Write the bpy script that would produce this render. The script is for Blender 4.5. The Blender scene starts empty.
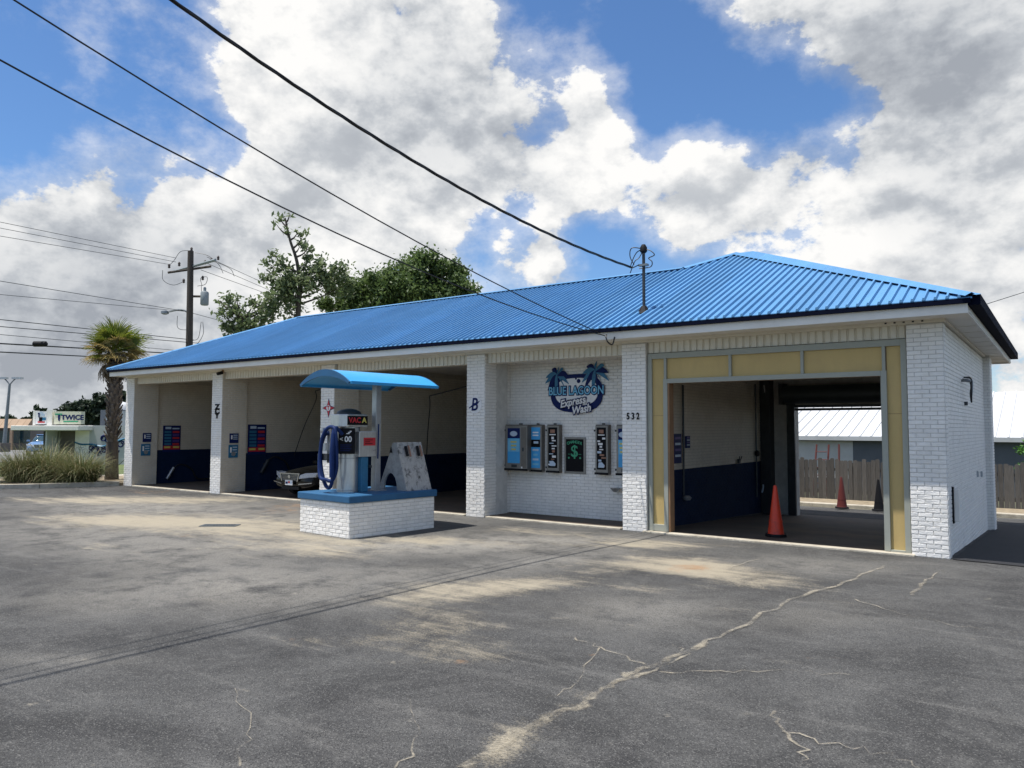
import bpy, bmesh, math, random
import numpy as np
from mathutils import Vector, Matrix
random.seed(7); rng = np.random.default_rng(7)
R = math.radians
scene = bpy.context.scene
COL = scene.collection

# ------------------------------------------------------------------ camera
FPX, CAMH, PITCH, YAW, ROLL = 766.0, 1.95, R(3.33), R(35.86), R(0.16)
fwd = np.array([-math.sin(YAW)*math.cos(PITCH), math.cos(YAW)*math.cos(PITCH), math.sin(PITCH)])
_r0 = np.array([math.cos(YAW), math.sin(YAW), 0.]); _u0 = np.cross(_r0, fwd)
rgt = _r0*math.cos(ROLL)+_u0*math.sin(ROLL); upv = -_r0*math.sin(ROLL)+_u0*math.cos(ROLL)
CAM = np.array([0, 0, CAMH])
cam_d = bpy.data.cameras.new('camera'); cam = bpy.data.objects.new('camera', cam_d); COL.objects.link(cam)
cam.matrix_world = Matrix(((rgt[0], upv[0], -fwd[0], 0), (rgt[1], upv[1], -fwd[1], 0), (rgt[2], upv[2], -fwd[2], CAMH), (0, 0, 0, 1)))
cam_d.sensor_width = 36; cam_d.lens = 36*FPX/1024; cam_d.clip_start = 0.1; cam_d.clip_end = 4000
scene.camera = cam

# a pixel of the photograph gives a direction; the distance comes from what it lies on
def ray(x, y): return fwd+rgt*((x-512)/FPX)-upv*((y-384)/FPX)
def gz(x, y):                                   # the lot falls away behind the wash tunnel
    k = max(min(max((x+7.0)/0.5, 0), 1), min(max((y-21)/1.5, 0), 1) if x > -24 else 0)
    return -0.045*min(max(y-13.35, 0), 16)*k
def gnd(x, y, z=0.):
    d = ray(x, y); return CAM+(z-CAMH)/d[2]*d
def gnds(x, y):
    p = gnd(x, y)
    for _ in range(12): p = gnd(x, y, gz(p[0], p[1]))
    return p
def atY(x, y, Y):
    d = ray(x, y); return CAM+Y/d[1]*d
def atX(x, y, X):
    d = ray(x, y); return CAM+X/d[0]*d
def atD(x, y, D): return CAM+D*ray(x, y)

# ------------------------------------------------------------------ light
SX, SY = 0.17, 0.24                              # shadow offset per metre of height
sun_el = math.atan(1/math.hypot(SX, SY)); sun_az = math.atan2(-SX, -SY)
sd = bpy.data.lights.new('sun', 'SUN'); sd.energy = 4.6; sd.angle = R(0.55); sd.color = (1.0, 0.96, 0.9)
sun = bpy.data.objects.new('sun', sd); COL.objects.link(sun)
sun.rotation_euler = Vector((SX, SY, -1)).to_track_quat('-Z', 'Y').to_euler(); sun.location = (-8, -10, 40)
scene.view_settings.view_transform = 'Standard'; scene.view_settings.look = 'None'
scene.view_settings.exposure = 0.42; scene.view_settings.gamma = 1.0
scene.cycles.max_bounces = 8; scene.cycles.diffuse_bounces = 5; scene.cycles.glossy_bounces = 3
scene.cycles.transparent_max_bounces = 8; scene.cycles.caustics_reflective = False; scene.cycles.caustics_refractive = False

world = bpy.data.worlds.new('World'); scene.world = world; world.use_nodes = True
CLOUD, SKYT = 6.6, (.66, .86, 1.06)
world.cycles.sampling_method = 'MANUAL'; world.cycles.sample_map_resolution = 512
def build_world():
    nt = world.node_tree; nt.nodes.clear(); N = nt.nodes.new; L = nt.links.new
    def mth(op, a, b=None, clamp=False):
        n = N('ShaderNodeMath'); n.operation = op; n.use_clamp = clamp
        for i, v in enumerate((a, b)):
            if v is None: continue
            if isinstance(v, (int, float)): n.inputs[i].default_value = v
            else: L(v, n.inputs[i])
        return n.outputs[0]
    def smooth(v, a, b, lo=0., hi=1.):
        n = N('ShaderNodeMapRange'); n.interpolation_type = 'SMOOTHSTEP'; L(v, n.inputs[0])
        for i, x in enumerate((a, b, lo, hi)): n.inputs[i+1].default_value = x
        return n.outputs[0]
    def mixc(f, a, b):
        n = N('ShaderNodeMix'); n.data_type = 'RGBA'
        if isinstance(f, (int, float)): n.inputs[0].default_value = f
        else: L(f, n.inputs[0])
        for s, v in ((6, a), (7, b)):
            if isinstance(v, tuple): n.inputs[s].default_value = (*v, 1)
            else: L(v, n.inputs[s])
        return n.outputs[2]
    sky = N('ShaderNodeTexSky'); sky.sky_type = 'NISHITA'; sky.sun_disc = False
    sky.sun_elevation = sun_el; sky.sun_rotation = sun_az; sky.air_density = 1.0; sky.dust_density = 0.35; sky.ozone_density = 3.0
    tc = N('ShaderNodeTexCoord'); D = tc.outputs['Generated']
    # a cloud of fine turbulence bends the direction a little so that outlines billow
    def vm(op, a, b=None, scale=None):
        n = N('ShaderNodeVectorMath'); n.operation = op
        for i, v in enumerate((a, b)):
            if v is None: continue
            if isinstance(v, tuple): n.inputs[i].default_value = v
            else: L(v, n.inputs[i])
        if scale is not None: n.inputs['Scale'].default_value = scale
        return n
    # blobs: (px, py, radius in px, amount): where the photograph has cloud (+) and open blue (-)
    blobs = [(380, 50, 230, .42), (330, 240, 210, .36), (110, 280, 240, .58), (240, 60, 190, .30), (230, 240, 140, .30), (490, 170, 100, .34), (545, 272, 70, .45), (600, 125, 70, .65), (570, 180, 75, .5), (705, 200, 95, .62), (775, 185, 70, .35),
             (595, 62, 70, .42), (100, 150, 60, .35), (250, 115, 60, .3), (700, 130, 60, .2), (740, 0, 80, .45), (935, 30, 190, .55), (950, 170, 200, .42), (900, 280, 190, .40), (70, 330, 200, .35),
             (55, 100, 165, -.62), (215, 158, 55, -.45), (650, 50, 100, -.55), (730, 112, 100, -.55), (640, 268, 95, -.45), (490, 228, 60, -.36), (535, 15, 75, -.35), (865, 90, 60, -.35), (800, 70, 70, -.3), (850, 165, 50, -.28), (985, 215, 40, -.2)]
    dark = [(440, 115, 170, 1.0), (930, 25, 230, 1.2), (20, 335, 230, 1.1), (180, 370, 190, .6), (300, 215, 110, .35), (1010, 330, 170, .5), (690, 228, 90, .35), (570, 205, 80, .3)]
    def field(dirv, lst):
        acc = None
        for px, py, r, a in lst:
            v = ray(px, py); v = v/np.linalg.norm(v)
            d = vm('DISTANCE', dirv, tuple(v))
            w = smooth(d.outputs['Value'], 0., r/FPX, a, 0.)
            acc = w if acc is None else mth('ADD', acc, w)
        return acc
    warp = N('ShaderNodeTexNoise'); L(D, warp.inputs['Vector']); warp.inputs['Scale'].default_value = 7.; warp.inputs['Detail'].default_value = 3
    off = vm('SCALE', vm('SUBTRACT', warp.outputs['Color'], (.5, .5, .5)).outputs[0], scale=.14)
    DW = vm('ADD', D, off.outputs[0]).outputs[0]
    def density(dirv, det=7, ro=.60):
        sq = vm('MULTIPLY', dirv, (1., 1., 1.45)).outputs[0]
        n1 = N('ShaderNodeTexNoise'); L(sq, n1.inputs['Vector']); n1.inputs['Scale'].default_value = 5.0; n1.inputs['Detail'].default_value = det; n1.inputs['Roughness'].default_value = ro; n1.inputs['Lacunarity'].default_value = 2.15
        return mth('MULTIPLY', mth('SUBTRACT', n1.outputs[0], .5), 2.5)
    base = field(DW, blobs)
    dn = density(D)
    dens = mth('ADD', base, dn)
    sh1 = density(D, 6, .56); sh2 = density(vm('ADD', D, (-.005, -.011, .030)).outputs[0], 6, .56)
    cov = mth('MAXIMUM', smooth(dens, .08, .27), smooth(dens, -.30, .32, 0., .5))
    # light from above and behind: bottoms of the lumps and the thick cores turn grey
    lit = smooth(mth('SUBTRACT', sh1, sh2), -.36, .30)
    dk = field(DW, dark)
    thick = smooth(dens, .3, 1.3, 0., .20)
    fine = mth('MULTIPLY', dn, .28)
    shade = mth('SUBTRACT', mth('ADD', mth('ADD', mth('MULTIPLY', lit, .66), .52), fine), mth('ADD', mth('MULTIPLY', dk, .50), thick), True)
    ramp = N('ShaderNodeValToRGB'); L(shade, ramp.inputs[0]); cr = ramp.color_ramp
    cr.elements[0].position = 0.; cr.elements[0].color = (.40, .43, .48, 1)
    e = cr.elements.new(.35); e.color = (.58, .61, .65, 1)
    e = cr.elements.new(.65); e.color = (.82, .835, .85, 1)
    cr.elements[-1].position = 1.; cr.elements[-1].color = (1.08, 1.07, 1.05, 1)
    cl = vm('SCALE', ramp.outputs[0], scale=CLOUD).outputs[0]
    skyc = vm('MULTIPLY', sky.outputs[0], SKYT).outputs[0]
    col = mixc(cov, skyc, cl)
    bg = N('ShaderNodeBackground'); L(col, bg.inputs[0]); bg.inputs[1].default_value = 0.105
    out = N('ShaderNodeOutputWorld'); L(bg.outputs[0], out.inputs[0])
build_world()

# ------------------------------------------------------------------ materials
MATS = {}
def material(name, col, rough=.6, var=.15, scale=3., bump=0., bscale=60., metal=0., col2=None, spec=.5, stain=None, sscale=1.2, samt=.5, objvar=0., trans=0., stretch=(1, 1, 1)):
    m = bpy.data.materials.new(name); m.use_nodes = True; nt = m.node_tree; N = nt.nodes.new; L = nt.links.new
    b = nt.nodes['Principled BSDF']; b.inputs['Roughness'].default_value = rough; b.inputs['Metallic'].default_value = metal
    b.inputs['Specular IOR Level'].default_value = spec
    g = N('ShaderNodeNewGeometry'); vec = g.outputs['Position']
    if stretch != (1, 1, 1):
        mm = N('ShaderNodeVectorMath'); mm.operation = 'MULTIPLY'; L(vec, mm.inputs[0]); mm.inputs[1].default_value = stretch; vec = mm.outputs[0]
    n = N('ShaderNodeTexNoise'); L(vec, n.inputs['Vector']); n.inputs['Scale'].default_value = scale; n.inputs['Detail'].default_value = 6; n.inputs['Roughness'].default_value = .65
    r = N('ShaderNodeValToRGB'); L(n.outputs[0], r.inputs[0])
    c2 = col2 or tuple(min(1, c*(1+var)) for c in col); c1 = tuple(c*(1-var) for c in col)
    r.color_ramp.elements[0].position = .3; r.color_ramp.elements[0].color = (*(col if col2 else c1), 1)
    r.color_ramp.elements[1].position = .7; r.color_ramp.elements[1].color = (*c2, 1)
    out = r.outputs[0]
    if stain:
        n2 = N('ShaderNodeTexNoise'); L(g.outputs['Position'], n2.inputs['Vector']); n2.inputs['Scale'].default_value = sscale; n2.inputs['Detail'].default_value = 8; n2.inputs['Roughness'].default_value = .7
        mr = N('ShaderNodeMapRange'); L(n2.outputs[0], mr.inputs[0]); mr.inputs[1].default_value = .5; mr.inputs[2].default_value = .75; mr.inputs[3].default_value = 0; mr.inputs[4].default_value = samt
        mx = N('ShaderNodeMix'); mx.data_type = 'RGBA'; L(mr.outputs[0], mx.inputs[0]); L(out, mx.inputs[6]); mx.inputs[7].default_value = (*stain, 1); out = mx.outputs[2]
    if objvar:
        oi = N('ShaderNodeObjectInfo'); mr = N('ShaderNodeMapRange'); L(oi.outputs['Random'], mr.inputs[0]); mr.inputs[3].default_value = 1-objvar; mr.inputs[4].default_value = 1+objvar*.6
        sc = N('ShaderNodeVectorMath'); sc.operation = 'SCALE'; L(out, sc.inputs[0]); L(mr.outputs[0], sc.inputs['Scale']); out = sc.outputs[0]
    L(out, b.inputs['Base Color'])
    if bump:
        n3 = N('ShaderNodeTexNoise'); L(g.outputs['Position'], n3.inputs['Vector']); n3.inputs['Scale'].default_value = bscale; n3.inputs['Detail'].default_value = 4
        bp = N('ShaderNodeBump'); bp.inputs['Strength'].default_value = bump; bp.inputs['Distance'].default_value = .02; L(n3.outputs[0], bp.inputs['Height']); L(bp.outputs[0], b.inputs['Normal'])
    if trans:
        t = N('ShaderNodeBsdfTranslucent'); L(out, t.inputs[0]); ms = N('ShaderNodeMixShader'); ms.inputs[0].default_value = trans
        L(b.outputs[0], ms.inputs[1]); L(t.outputs[0], ms.inputs[2]); L(ms.outputs[0], nt.nodes['Material Output'].inputs[0])
    MATS[name] = m; return m
M = MATS
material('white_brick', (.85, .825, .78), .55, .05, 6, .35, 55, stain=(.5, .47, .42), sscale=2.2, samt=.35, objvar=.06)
material('bounce_brick', (.64, .58, .48), .6, .06, 5, .35, 55, stain=(.42, .33, .22), sscale=1.1, samt=.45)  # white brick with warm floor bounce mixed into its colour, plus tan stains
material('blue_brick', (.006, .019, .058), .8, .2, 4, .3, 55, stain=(.015, .03, .06), sscale=2., samt=.4, spec=.15)
material('mortar', (.60, .585, .55), .75, .12, 7, .3, 90, stain=(.3, .28, .25), sscale=2.5, samt=.5)
material('bounce_mortar', (.50, .45, .37), .75, .1, 7, .3, 90)  # bay wall joints, tinted to carry the same floor bounce
material('blue_mortar', (.005, .015, .046), .8, .2, 7, .2, 90, spec=.15)
material('cream_vinyl', (.70, .66, .56), .5, .06, 4, 0, stain=(.45, .4, .3), sscale=1.4, samt=.35)
material('white_trim', (.78, .76, .71), .5, .05, 3, 0, stain=(.5, .46, .4), sscale=.9, samt=.35)
material('soffit_vinyl', (.78, .75, .68), .55, .04, 4)
material('roof_blue', (.085, .232, .435), .5, .08, .7, 0, stain=(.10, .25, .43), sscale=.6, samt=.6, spec=.25)
material('navy_trim', (.003, .005, .016), .9, .2, 3, spec=.08)
material('yellow_panel', (.52, .38, .15), .6, .07, 3, .1, 120, stain=(.44, .31, .14), sscale=1.5, samt=.5, stretch=(1, 1, .25))
material('sage_trim', (.33, .34, .29), .55, .06, 4, stain=(.26, .26, .22), sscale=2., samt=.4)
material('raw_wood', (.25, .14, .07), .7, .15, 6)
material('ceiling_board', (.60, .58, .54), .8, .08, 2)
material('roller_steel', (.06, .075, .08), .45, .1, 4, metal=.3)
material('dark_steel', (.05, .055, .06), .45, .2, 6, metal=.5)
material('grey_steel', (.42, .43, .44), .35, .12, 6, metal=.6, stain=(.2, .19, .18), sscale=4., samt=.4)
material('stainless', (.58, .58, .57), .32, .12, 5, metal=.75, stain=(.3, .29, .27), sscale=3., samt=.5, stretch=(6, 6, 1))
material('cast_grey', (.35, .345, .33), .8, .2, 9, .5, 40, stain=(.12, .12, .12), sscale=6., samt=.7)
material('worn_board', (.40, .39, .37), .75, .2, 12, .4, 60, stain=(.04, .04, .04), sscale=9., samt=1.4, stretch=(1, 3, .6))
material('kiosk_blue', (.014, .095, .21), .6, .12, 4, .1, 40, stain=(.012, .07, .16), sscale=2.5, samt=.5)
material('canopy_blue', (.03, .30, .62), .38, .06, 3, stain=(.05, .27, .52), sscale=2., samt=.4)
material('hose_blue', (.006, .022, .095), .6, .2, 8, spec=.2)
material('hose_black', (.012, .012, .014), .5, .2, 8)
material('black_plastic', (.008, .008, .010), .6, .2, 8, spec=.2)
material('white_print', (.75, .75, .75), .5, .04, 5)
material('pale_print', (.45, .55, .66), .5, .04, 5)
material('red_print', (.5, .02, .03), .5, .08, 5)
material('rust_red', (.10, .018, .013), .7, .2, 5)
material('yellow_print', (.62, .52, .12), .5, .08, 5)
material('green_print', (.04, .30, .16), .5, .08, 5)
material('navy_print', (.008, .018, .095), .6, .08, 5, spec=.15)
material('teal_print', (.02, .14, .26), .5, .15, 8)
material('sky_print', (.05, .34, .68), .5, .1, 3)
material('cyan_print', (.16, .46, .66), .5, .1, 3)
material('purple_print', (.06, .03, .2), .5, .1, 5)
material('brown_print', (.28, .14, .09), .5, .3, 12)
material('black_print', (.006, .006, .008), .5, .1, 5, spec=.12)
material('machine_bronze', (.16, .145, .125), .45, .15, 6, metal=.3)
material('machine_door', (.24, .23, .21), .4, .12, 6, metal=.4)
material('concrete', (.33, .29, .23), .85, .18, 2.5, .4, 45, stain=(.2, .15, .1), sscale=.9, samt=.7)
material('kerb_concrete', (.46, .42, .34), .85, .18, 3, .4, 45, stain=(.17, .14, .10), sscale=2.6, samt=.9)
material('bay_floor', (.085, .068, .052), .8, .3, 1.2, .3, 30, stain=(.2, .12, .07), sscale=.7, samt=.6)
material('cone_orange', (.62, .045, .015), .5, .15, 9, .1, 60, stain=(.16, .03, .02), sscale=9., samt=.75)
material('cone_worn', (.11, .013, .011), .6, .2, 9, .1, 60, stain=(.06, .02, .02), sscale=9., samt=.75)
material('fence_wood', (.088, .083, .076), .85, .3, 7, .4, 60, stain=(.09, .08, .07), sscale=3., samt=.6, objvar=.3, stretch=(5, 5, .5))
material('white_roof', (.56, .57, .58), .4, .04, 2, stain=(.6, .6, .58), sscale=1., samt=.3)
material('grey_wall', (.085, .10, .12), .7, .1, 2)
material('pale_wall', (.42, .44, .45), .7, .08, 1.5, stain=(.3, .3, .29), sscale=.8, samt=.4)
material('tan_wall', (.33, .23, .15), .8, .15, 2)
material('glass', (.02, .05, .065), .06, .2, 1.5, spec=.8)
material('brown_door', (.11, .095, .085), .6, .15, 2)
material('sign_cream', (.62, .62, .48), .5, .04, 2)
material('car_black', (.003, .0032, .004), .12, .1, 2, spec=.35)
material('car_blue', (.12, .22, .40), .2, .1, 2, spec=.6)
material('chrome', (.5, .5, .51), .2, .05, 4, metal=1.)
material('lamp_glass', (.5, .52, .55), .1, .2, 30, spec=.9)
material('tyre', (.012, .012, .012), .8, .2, 10)
material('pole_wood', (.055, .045, .038), .9, .3, 4, .4, 40, stretch=(6, 6, .4))
material('transformer_grey', (.24, .27, .28), .5, .1, 4)
material('galvanised', (.20, .22, .23), .45, .15, 6, metal=.6)
material('cable_black', (.008, .008, .009), .5, .1, 6)
material('insulator_brown', (.05, .035, .03), .3, .1, 5)
material('bark', (.075, .06, .048), .95, .35, 3, .6, 14, stretch=(3, 3, .6))
material('palm_bark', (.13, .105, .085), .95, .4, 7, .6, 30)
material('palm_boot', (.15, .12, .095), .9, .4, 9, .4, 40, objvar=.3)
material('leaf_oak', (.06, .105, .03), .5, .5, .9, col2=(.16, .225, .07), trans=.45)
material('leaf_pale', (.10, .145, .055), .5, .4, 1.3, col2=(.23, .28, .14), trans=.45)
material('leaf_far', (.014, .027, .016), .7, .4, .5, col2=(.04, .068, .026), trans=.15)
material('leaf_shrub', (.05, .16, .02), .55, .4, 3, col2=(.12, .28, .05), trans=.3)
material('palm_leaf', (.075, .135, .02), .5, .4, 2.5, col2=(.26, .27, .04), trans=.4, objvar=.25)
material('palm_leaf_dry', (.28, .20, .075), .7, .3, 3, col2=(.42, .32, .10), trans=.25)
material('palm_leaf_dead', (.16, .12, .075), .85, .3, 5)
material('blade_green', (.06, .085, .025), .6, .3, 2.5, col2=(.20, .215, .085), trans=.25)
material('blade_straw', (.26, .22, .12), .7, .3, 3, col2=(.38, .32, .17), trans=.2)
material('lawn', (.065, .10, .03), .9, .35, .8, .6, 25, col2=(.13, .16, .055))
material('mulch', (.26, .21, .14), .9, .4, 6, .6, 20)
material('soil', (.10, .105, .06), .95, .4, .2, .3, 8)
material('road_grey', (.16, .16, .165), .85, .12, 1, .3, 40)
material('black_asphalt', (.013, .013, .015), .85, .25, 3, .6, 60)

def asphalt():
    m = bpy.data.materials.new('asphalt'); m.use_nodes = True; nt = m.node_tree; N = nt.nodes.new; L = nt.links.new
    b = nt.nodes['Principled BSDF']; g = N('ShaderNodeNewGeometry'); P = g.outputs['Position']
    def noise(s, d=8, ro=.65, dist=0.):
        n = N('ShaderNodeTexNoise'); L(P, n.inputs['Vector']); n.inputs['Scale'].default_value = s; n.inputs['Detail'].default_value = d; n.inputs['Roughness'].default_value = ro; n.inputs['Distortion'].default_value = dist; return n.outputs[0]
    def mr(v, a, b_, lo=0., hi=1.):
        n = N('ShaderNodeMapRange'); n.interpolation_type = 'SMOOTHSTEP'; L(v, n.inputs[0])
        for i, x in enumerate((a, b_, lo, hi)): n.inputs[i+1].default_value = x
        return n.outputs[0]
    def mth(op, a, b_=None, clamp=False):
        n = N('ShaderNodeMath'); n.operation = op; n.use_clamp = clamp
        for i, v in enumerate((a, b_)):
            if v is None: continue
            if isinstance(v, (int, float)): n.inputs[i].default_value = v
            else: L(v, n.inputs[i])
        return n.outputs[0]
    def mix(f, a, c):
        n = N('ShaderNodeMix'); n.data_type = 'RGBA'
        if isinstance(f, (int, float)): n.inputs[0].default_value = f
        else: L(f, n.inputs[0])
        for s, v in ((6, a), (7, c)):
            if isinstance(v, tuple): n.inputs[s].default_value = (*v, 1)
            else: L(v, n.inputs[s])
        return n.outputs[2]
    at = N('ShaderNodeAttribute'); at.attribute_name = 'wear'; sep = N('ShaderNodeSeparateColor'); L(at.outputs['Color'], sep.inputs[0])
    dust, rust, pale = sep.outputs[0], sep.outputs[1], sep.outputs[2]
    basec = mix(mr(noise(.5, 9, .74, .7), .36, .66), (.046, .0455, .045), (.098, .097, .094))
    basec = mix(mr(noise(2.3, 10, .76, .3), .50, .70, 0, .6), basec, (.135, .132, .125))
    basec = mix(mr(noise(4.7, 6, .7), .56, .74, 0, .6), basec, (.034, .034, .035))
    st = N('ShaderNodeVectorMath'); st.operation = 'MULTIPLY'; L(P, st.inputs[0]); st.inputs[1].default_value = (.32, 1.9, 1)
    sn = N('ShaderNodeTexNoise'); L(st.outputs[0], sn.inputs['Vector']); sn.inputs['Scale'].default_value = 1.3; sn.inputs['Detail'].default_value = 10; sn.inputs['Roughness'].default_value = .74; sn.inputs['Distortion'].default_value = .4
    streak = sn.outputs[0]
    basec = mix(mr(streak, .52, .70, 0, .5), basec, (.17, .165, .155))
    basec = mix(mth('MULTIPLY', pale, mr(noise(1.6, 9, .74), .30, .58), True), basec, (.27, .255, .225))
    # aggregate: pale and dark grains
    vo = N('ShaderNodeTexVoronoi'); L(P, vo.inputs['Vector']); vo.inputs['Scale'].default_value = 120
    sp = N('ShaderNodeSeparateColor'); L(vo.outputs['Color'], sp.inputs[0])
    basec = mix(mr(sp.outputs[0], .74, .98, 0, .45), basec, (.24, .235, .22))
    basec = mix(mr(sp.outputs[1], .66, .95, 0, .60), basec, (.018, .018, .019))
    # sand caught between the grains: patchy, streaky and granular
    grain = mth('MULTIPLY', mth('SUBTRACT', noise(55, 3, .8), .5), 2.2)
    big = mth('MULTIPLY', mth('SUBTRACT', noise(1.9, 10, .8, .6), .5), 2.0)
    stk = mth('MULTIPLY', mth('SUBTRACT', streak, .5), 2.6)
    dn = mth('ADD', mth('ADD', mth('MULTIPLY', dust, .92), mth('MULTIPLY', grain, .45)), mth('ADD', mth('MULTIPLY', big, .62), mth('MULTIPLY', stk, .55)))
    dmask = mr(dn, .42, 1.10, 0, .85)
    c = mix(dmask, basec, (.40, .35, .26))
    rn = mth('ADD', mth('ADD', rust, mth('MULTIPLY', grain, .3)), mth('MULTIPLY', mth('SUBTRACT', noise(3.0, 10, .78), .5), 2.0))
    c = mix(mr(rn, .52, 1.05, 0, .75), c, (.34, .205, .11))
    sp2 = mr(mth('ADD', noise(2.9, 5, .65), mth('MULTIPLY', grain, .05)), .66, .76, 0, .6)
    c = mix(sp2, c, (.31, .28, .225))
    oil = mr(noise(.9, 5, .6), .64, .76, 0, .5)
    c = mix(oil, c, (.026, .026, .027))
    L(c, b.inputs['Base Color']); b.inputs['Roughness'].default_value = .85; b.inputs['Specular IOR Level'].default_value = .22
    bp = N('ShaderNodeBump'); bp.inputs['Strength'].default_value = .75; bp.inputs['Distance'].default_value = .012
    hgt = mth('ADD', vo.outputs['Distance'], mth('MULTIPLY', noise(14, 6, .7), 1.2)); L(hgt, bp.inputs['Height']); L(bp.outputs[0], b.inputs['Normal'])
    M['asphalt'] = m
asphalt()
def decal(name, col):                            # sand lying in a crack: ragged edges
    m = bpy.data.materials.new(name); m.use_nodes = True; nt = m.node_tree; N = nt.nodes.new; L = nt.links.new
    b = nt.nodes['Principled BSDF']; b.inputs['Roughness'].default_value = .9
    g = N('ShaderNodeNewGeometry'); a = N('ShaderNodeAttribute'); a.attribute_name = 'edge'
    n = N('ShaderNodeTexNoise'); L(g.outputs['Position'], n.inputs['Vector']); n.inputs['Scale'].default_value = 48; n.inputs['Detail'].default_value = 5; n.inputs['Roughness'].default_value = .85
    nl = N('ShaderNodeTexNoise'); L(g.outputs['Position'], nl.inputs['Vector']); nl.inputs['Scale'].default_value = 2.6; nl.inputs['Detail'].default_value = 5; nl.inputs['Roughness'].default_value = .7
    sc = N('ShaderNodeMath'); sc.operation = 'MULTIPLY_ADD'; L(nl.outputs[0], sc.inputs[0]); sc.inputs[1].default_value = 1.3; sc.inputs[2].default_value = -.65
    s = N('ShaderNodeMath'); s.operation = 'ADD'; L(a.outputs['Fac'], s.inputs[0]); L(n.outputs[0], s.inputs[1])
    s2 = N('ShaderNodeMath'); s2.operation = 'ADD'; L(s.outputs[0], s2.inputs[0]); L(sc.outputs[0], s2.inputs[1])
    mr = N('ShaderNodeMapRange'); mr.interpolation_type = 'SMOOTHSTEP'; L(s2.outputs[0], mr.inputs[0]); mr.inputs[1].default_value = .88; mr.inputs[2].default_value = 1.5; mr.inputs[4].default_value = .72
    r = N('ShaderNodeValToRGB'); L(n.outputs[0], r.inputs[0]); r.color_ramp.elements[0].color = (*[c*.75 for c in col], 1); r.color_ramp.elements[1].color = (*[c*1.2 for c in col], 1); L(r.outputs[0], b.inputs['Base Color'])
    L(mr.outputs[0], b.inputs['Alpha']); M[name] = m
def roof_paint():
    m = M['roof_blue']; nt = m.node_tree; N = nt.nodes.new; L = nt.links.new; b = nt.nodes['Principled BSDF']; src = b.inputs['Base Color'].links[0].from_socket
    g = N('ShaderNodeNewGeometry'); sx_ = N('ShaderNodeSeparateXYZ'); L(g.outputs['Position'], sx_.inputs[0])
    q = N('ShaderNodeMath'); q.operation = 'SNAP'; L(sx_.outputs[0], q.inputs[0]); q.inputs[1].default_value = .914
    wn = N('ShaderNodeTexWhiteNoise'); wn.noise_dimensions = '1D'; L(q.outputs[0], wn.inputs['W'])
    vm_ = N('ShaderNodeVectorMath'); vm_.operation = 'MULTIPLY'; L(g.outputs['Position'], vm_.inputs[0]); vm_.inputs[1].default_value = (5, .35, .35)
    n = N('ShaderNodeTexNoise'); L(vm_.outputs[0], n.inputs['Vector']); n.inputs['Scale'].default_value = 1.5; n.inputs['Detail'].default_value = 8; n.inputs['Roughness'].default_value = .7
    a1 = N('ShaderNodeMath'); a1.operation = 'MULTIPLY_ADD'; L(wn.outputs[0], a1.inputs[0]); a1.inputs[1].default_value = .14; a1.inputs[2].default_value = .74
    a2 = N('ShaderNodeMath'); a2.operation = 'MULTIPLY_ADD'; L(n.outputs[0], a2.inputs[0]); a2.inputs[1].default_value = .40; L(a1.outputs[0], a2.inputs[2])
    sc = N('ShaderNodeVectorMath'); sc.operation = 'SCALE'; L(src, sc.inputs[0]); L(a2.outputs[0], sc.inputs['Scale'])
    mx = N('ShaderNodeMix'); mx.data_type = 'RGBA'; mr = N('ShaderNodeMapRange'); L(n.outputs[0], mr.inputs[0]); mr.inputs[1].default_value = .55; mr.inputs[2].default_value = .85; mr.inputs[4].default_value = .35
    L(mr.outputs[0], mx.inputs[0]); L(sc.outputs[0], mx.inputs[6]); mx.inputs[7].default_value = (.16, .27, .40, 1); L(mx.outputs[2], b.inputs['Base Color'])
roof_paint()
decal('crack_sand', (.42, .37, .28)); decal('crack_dark', (.03, .03, .03))

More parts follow.
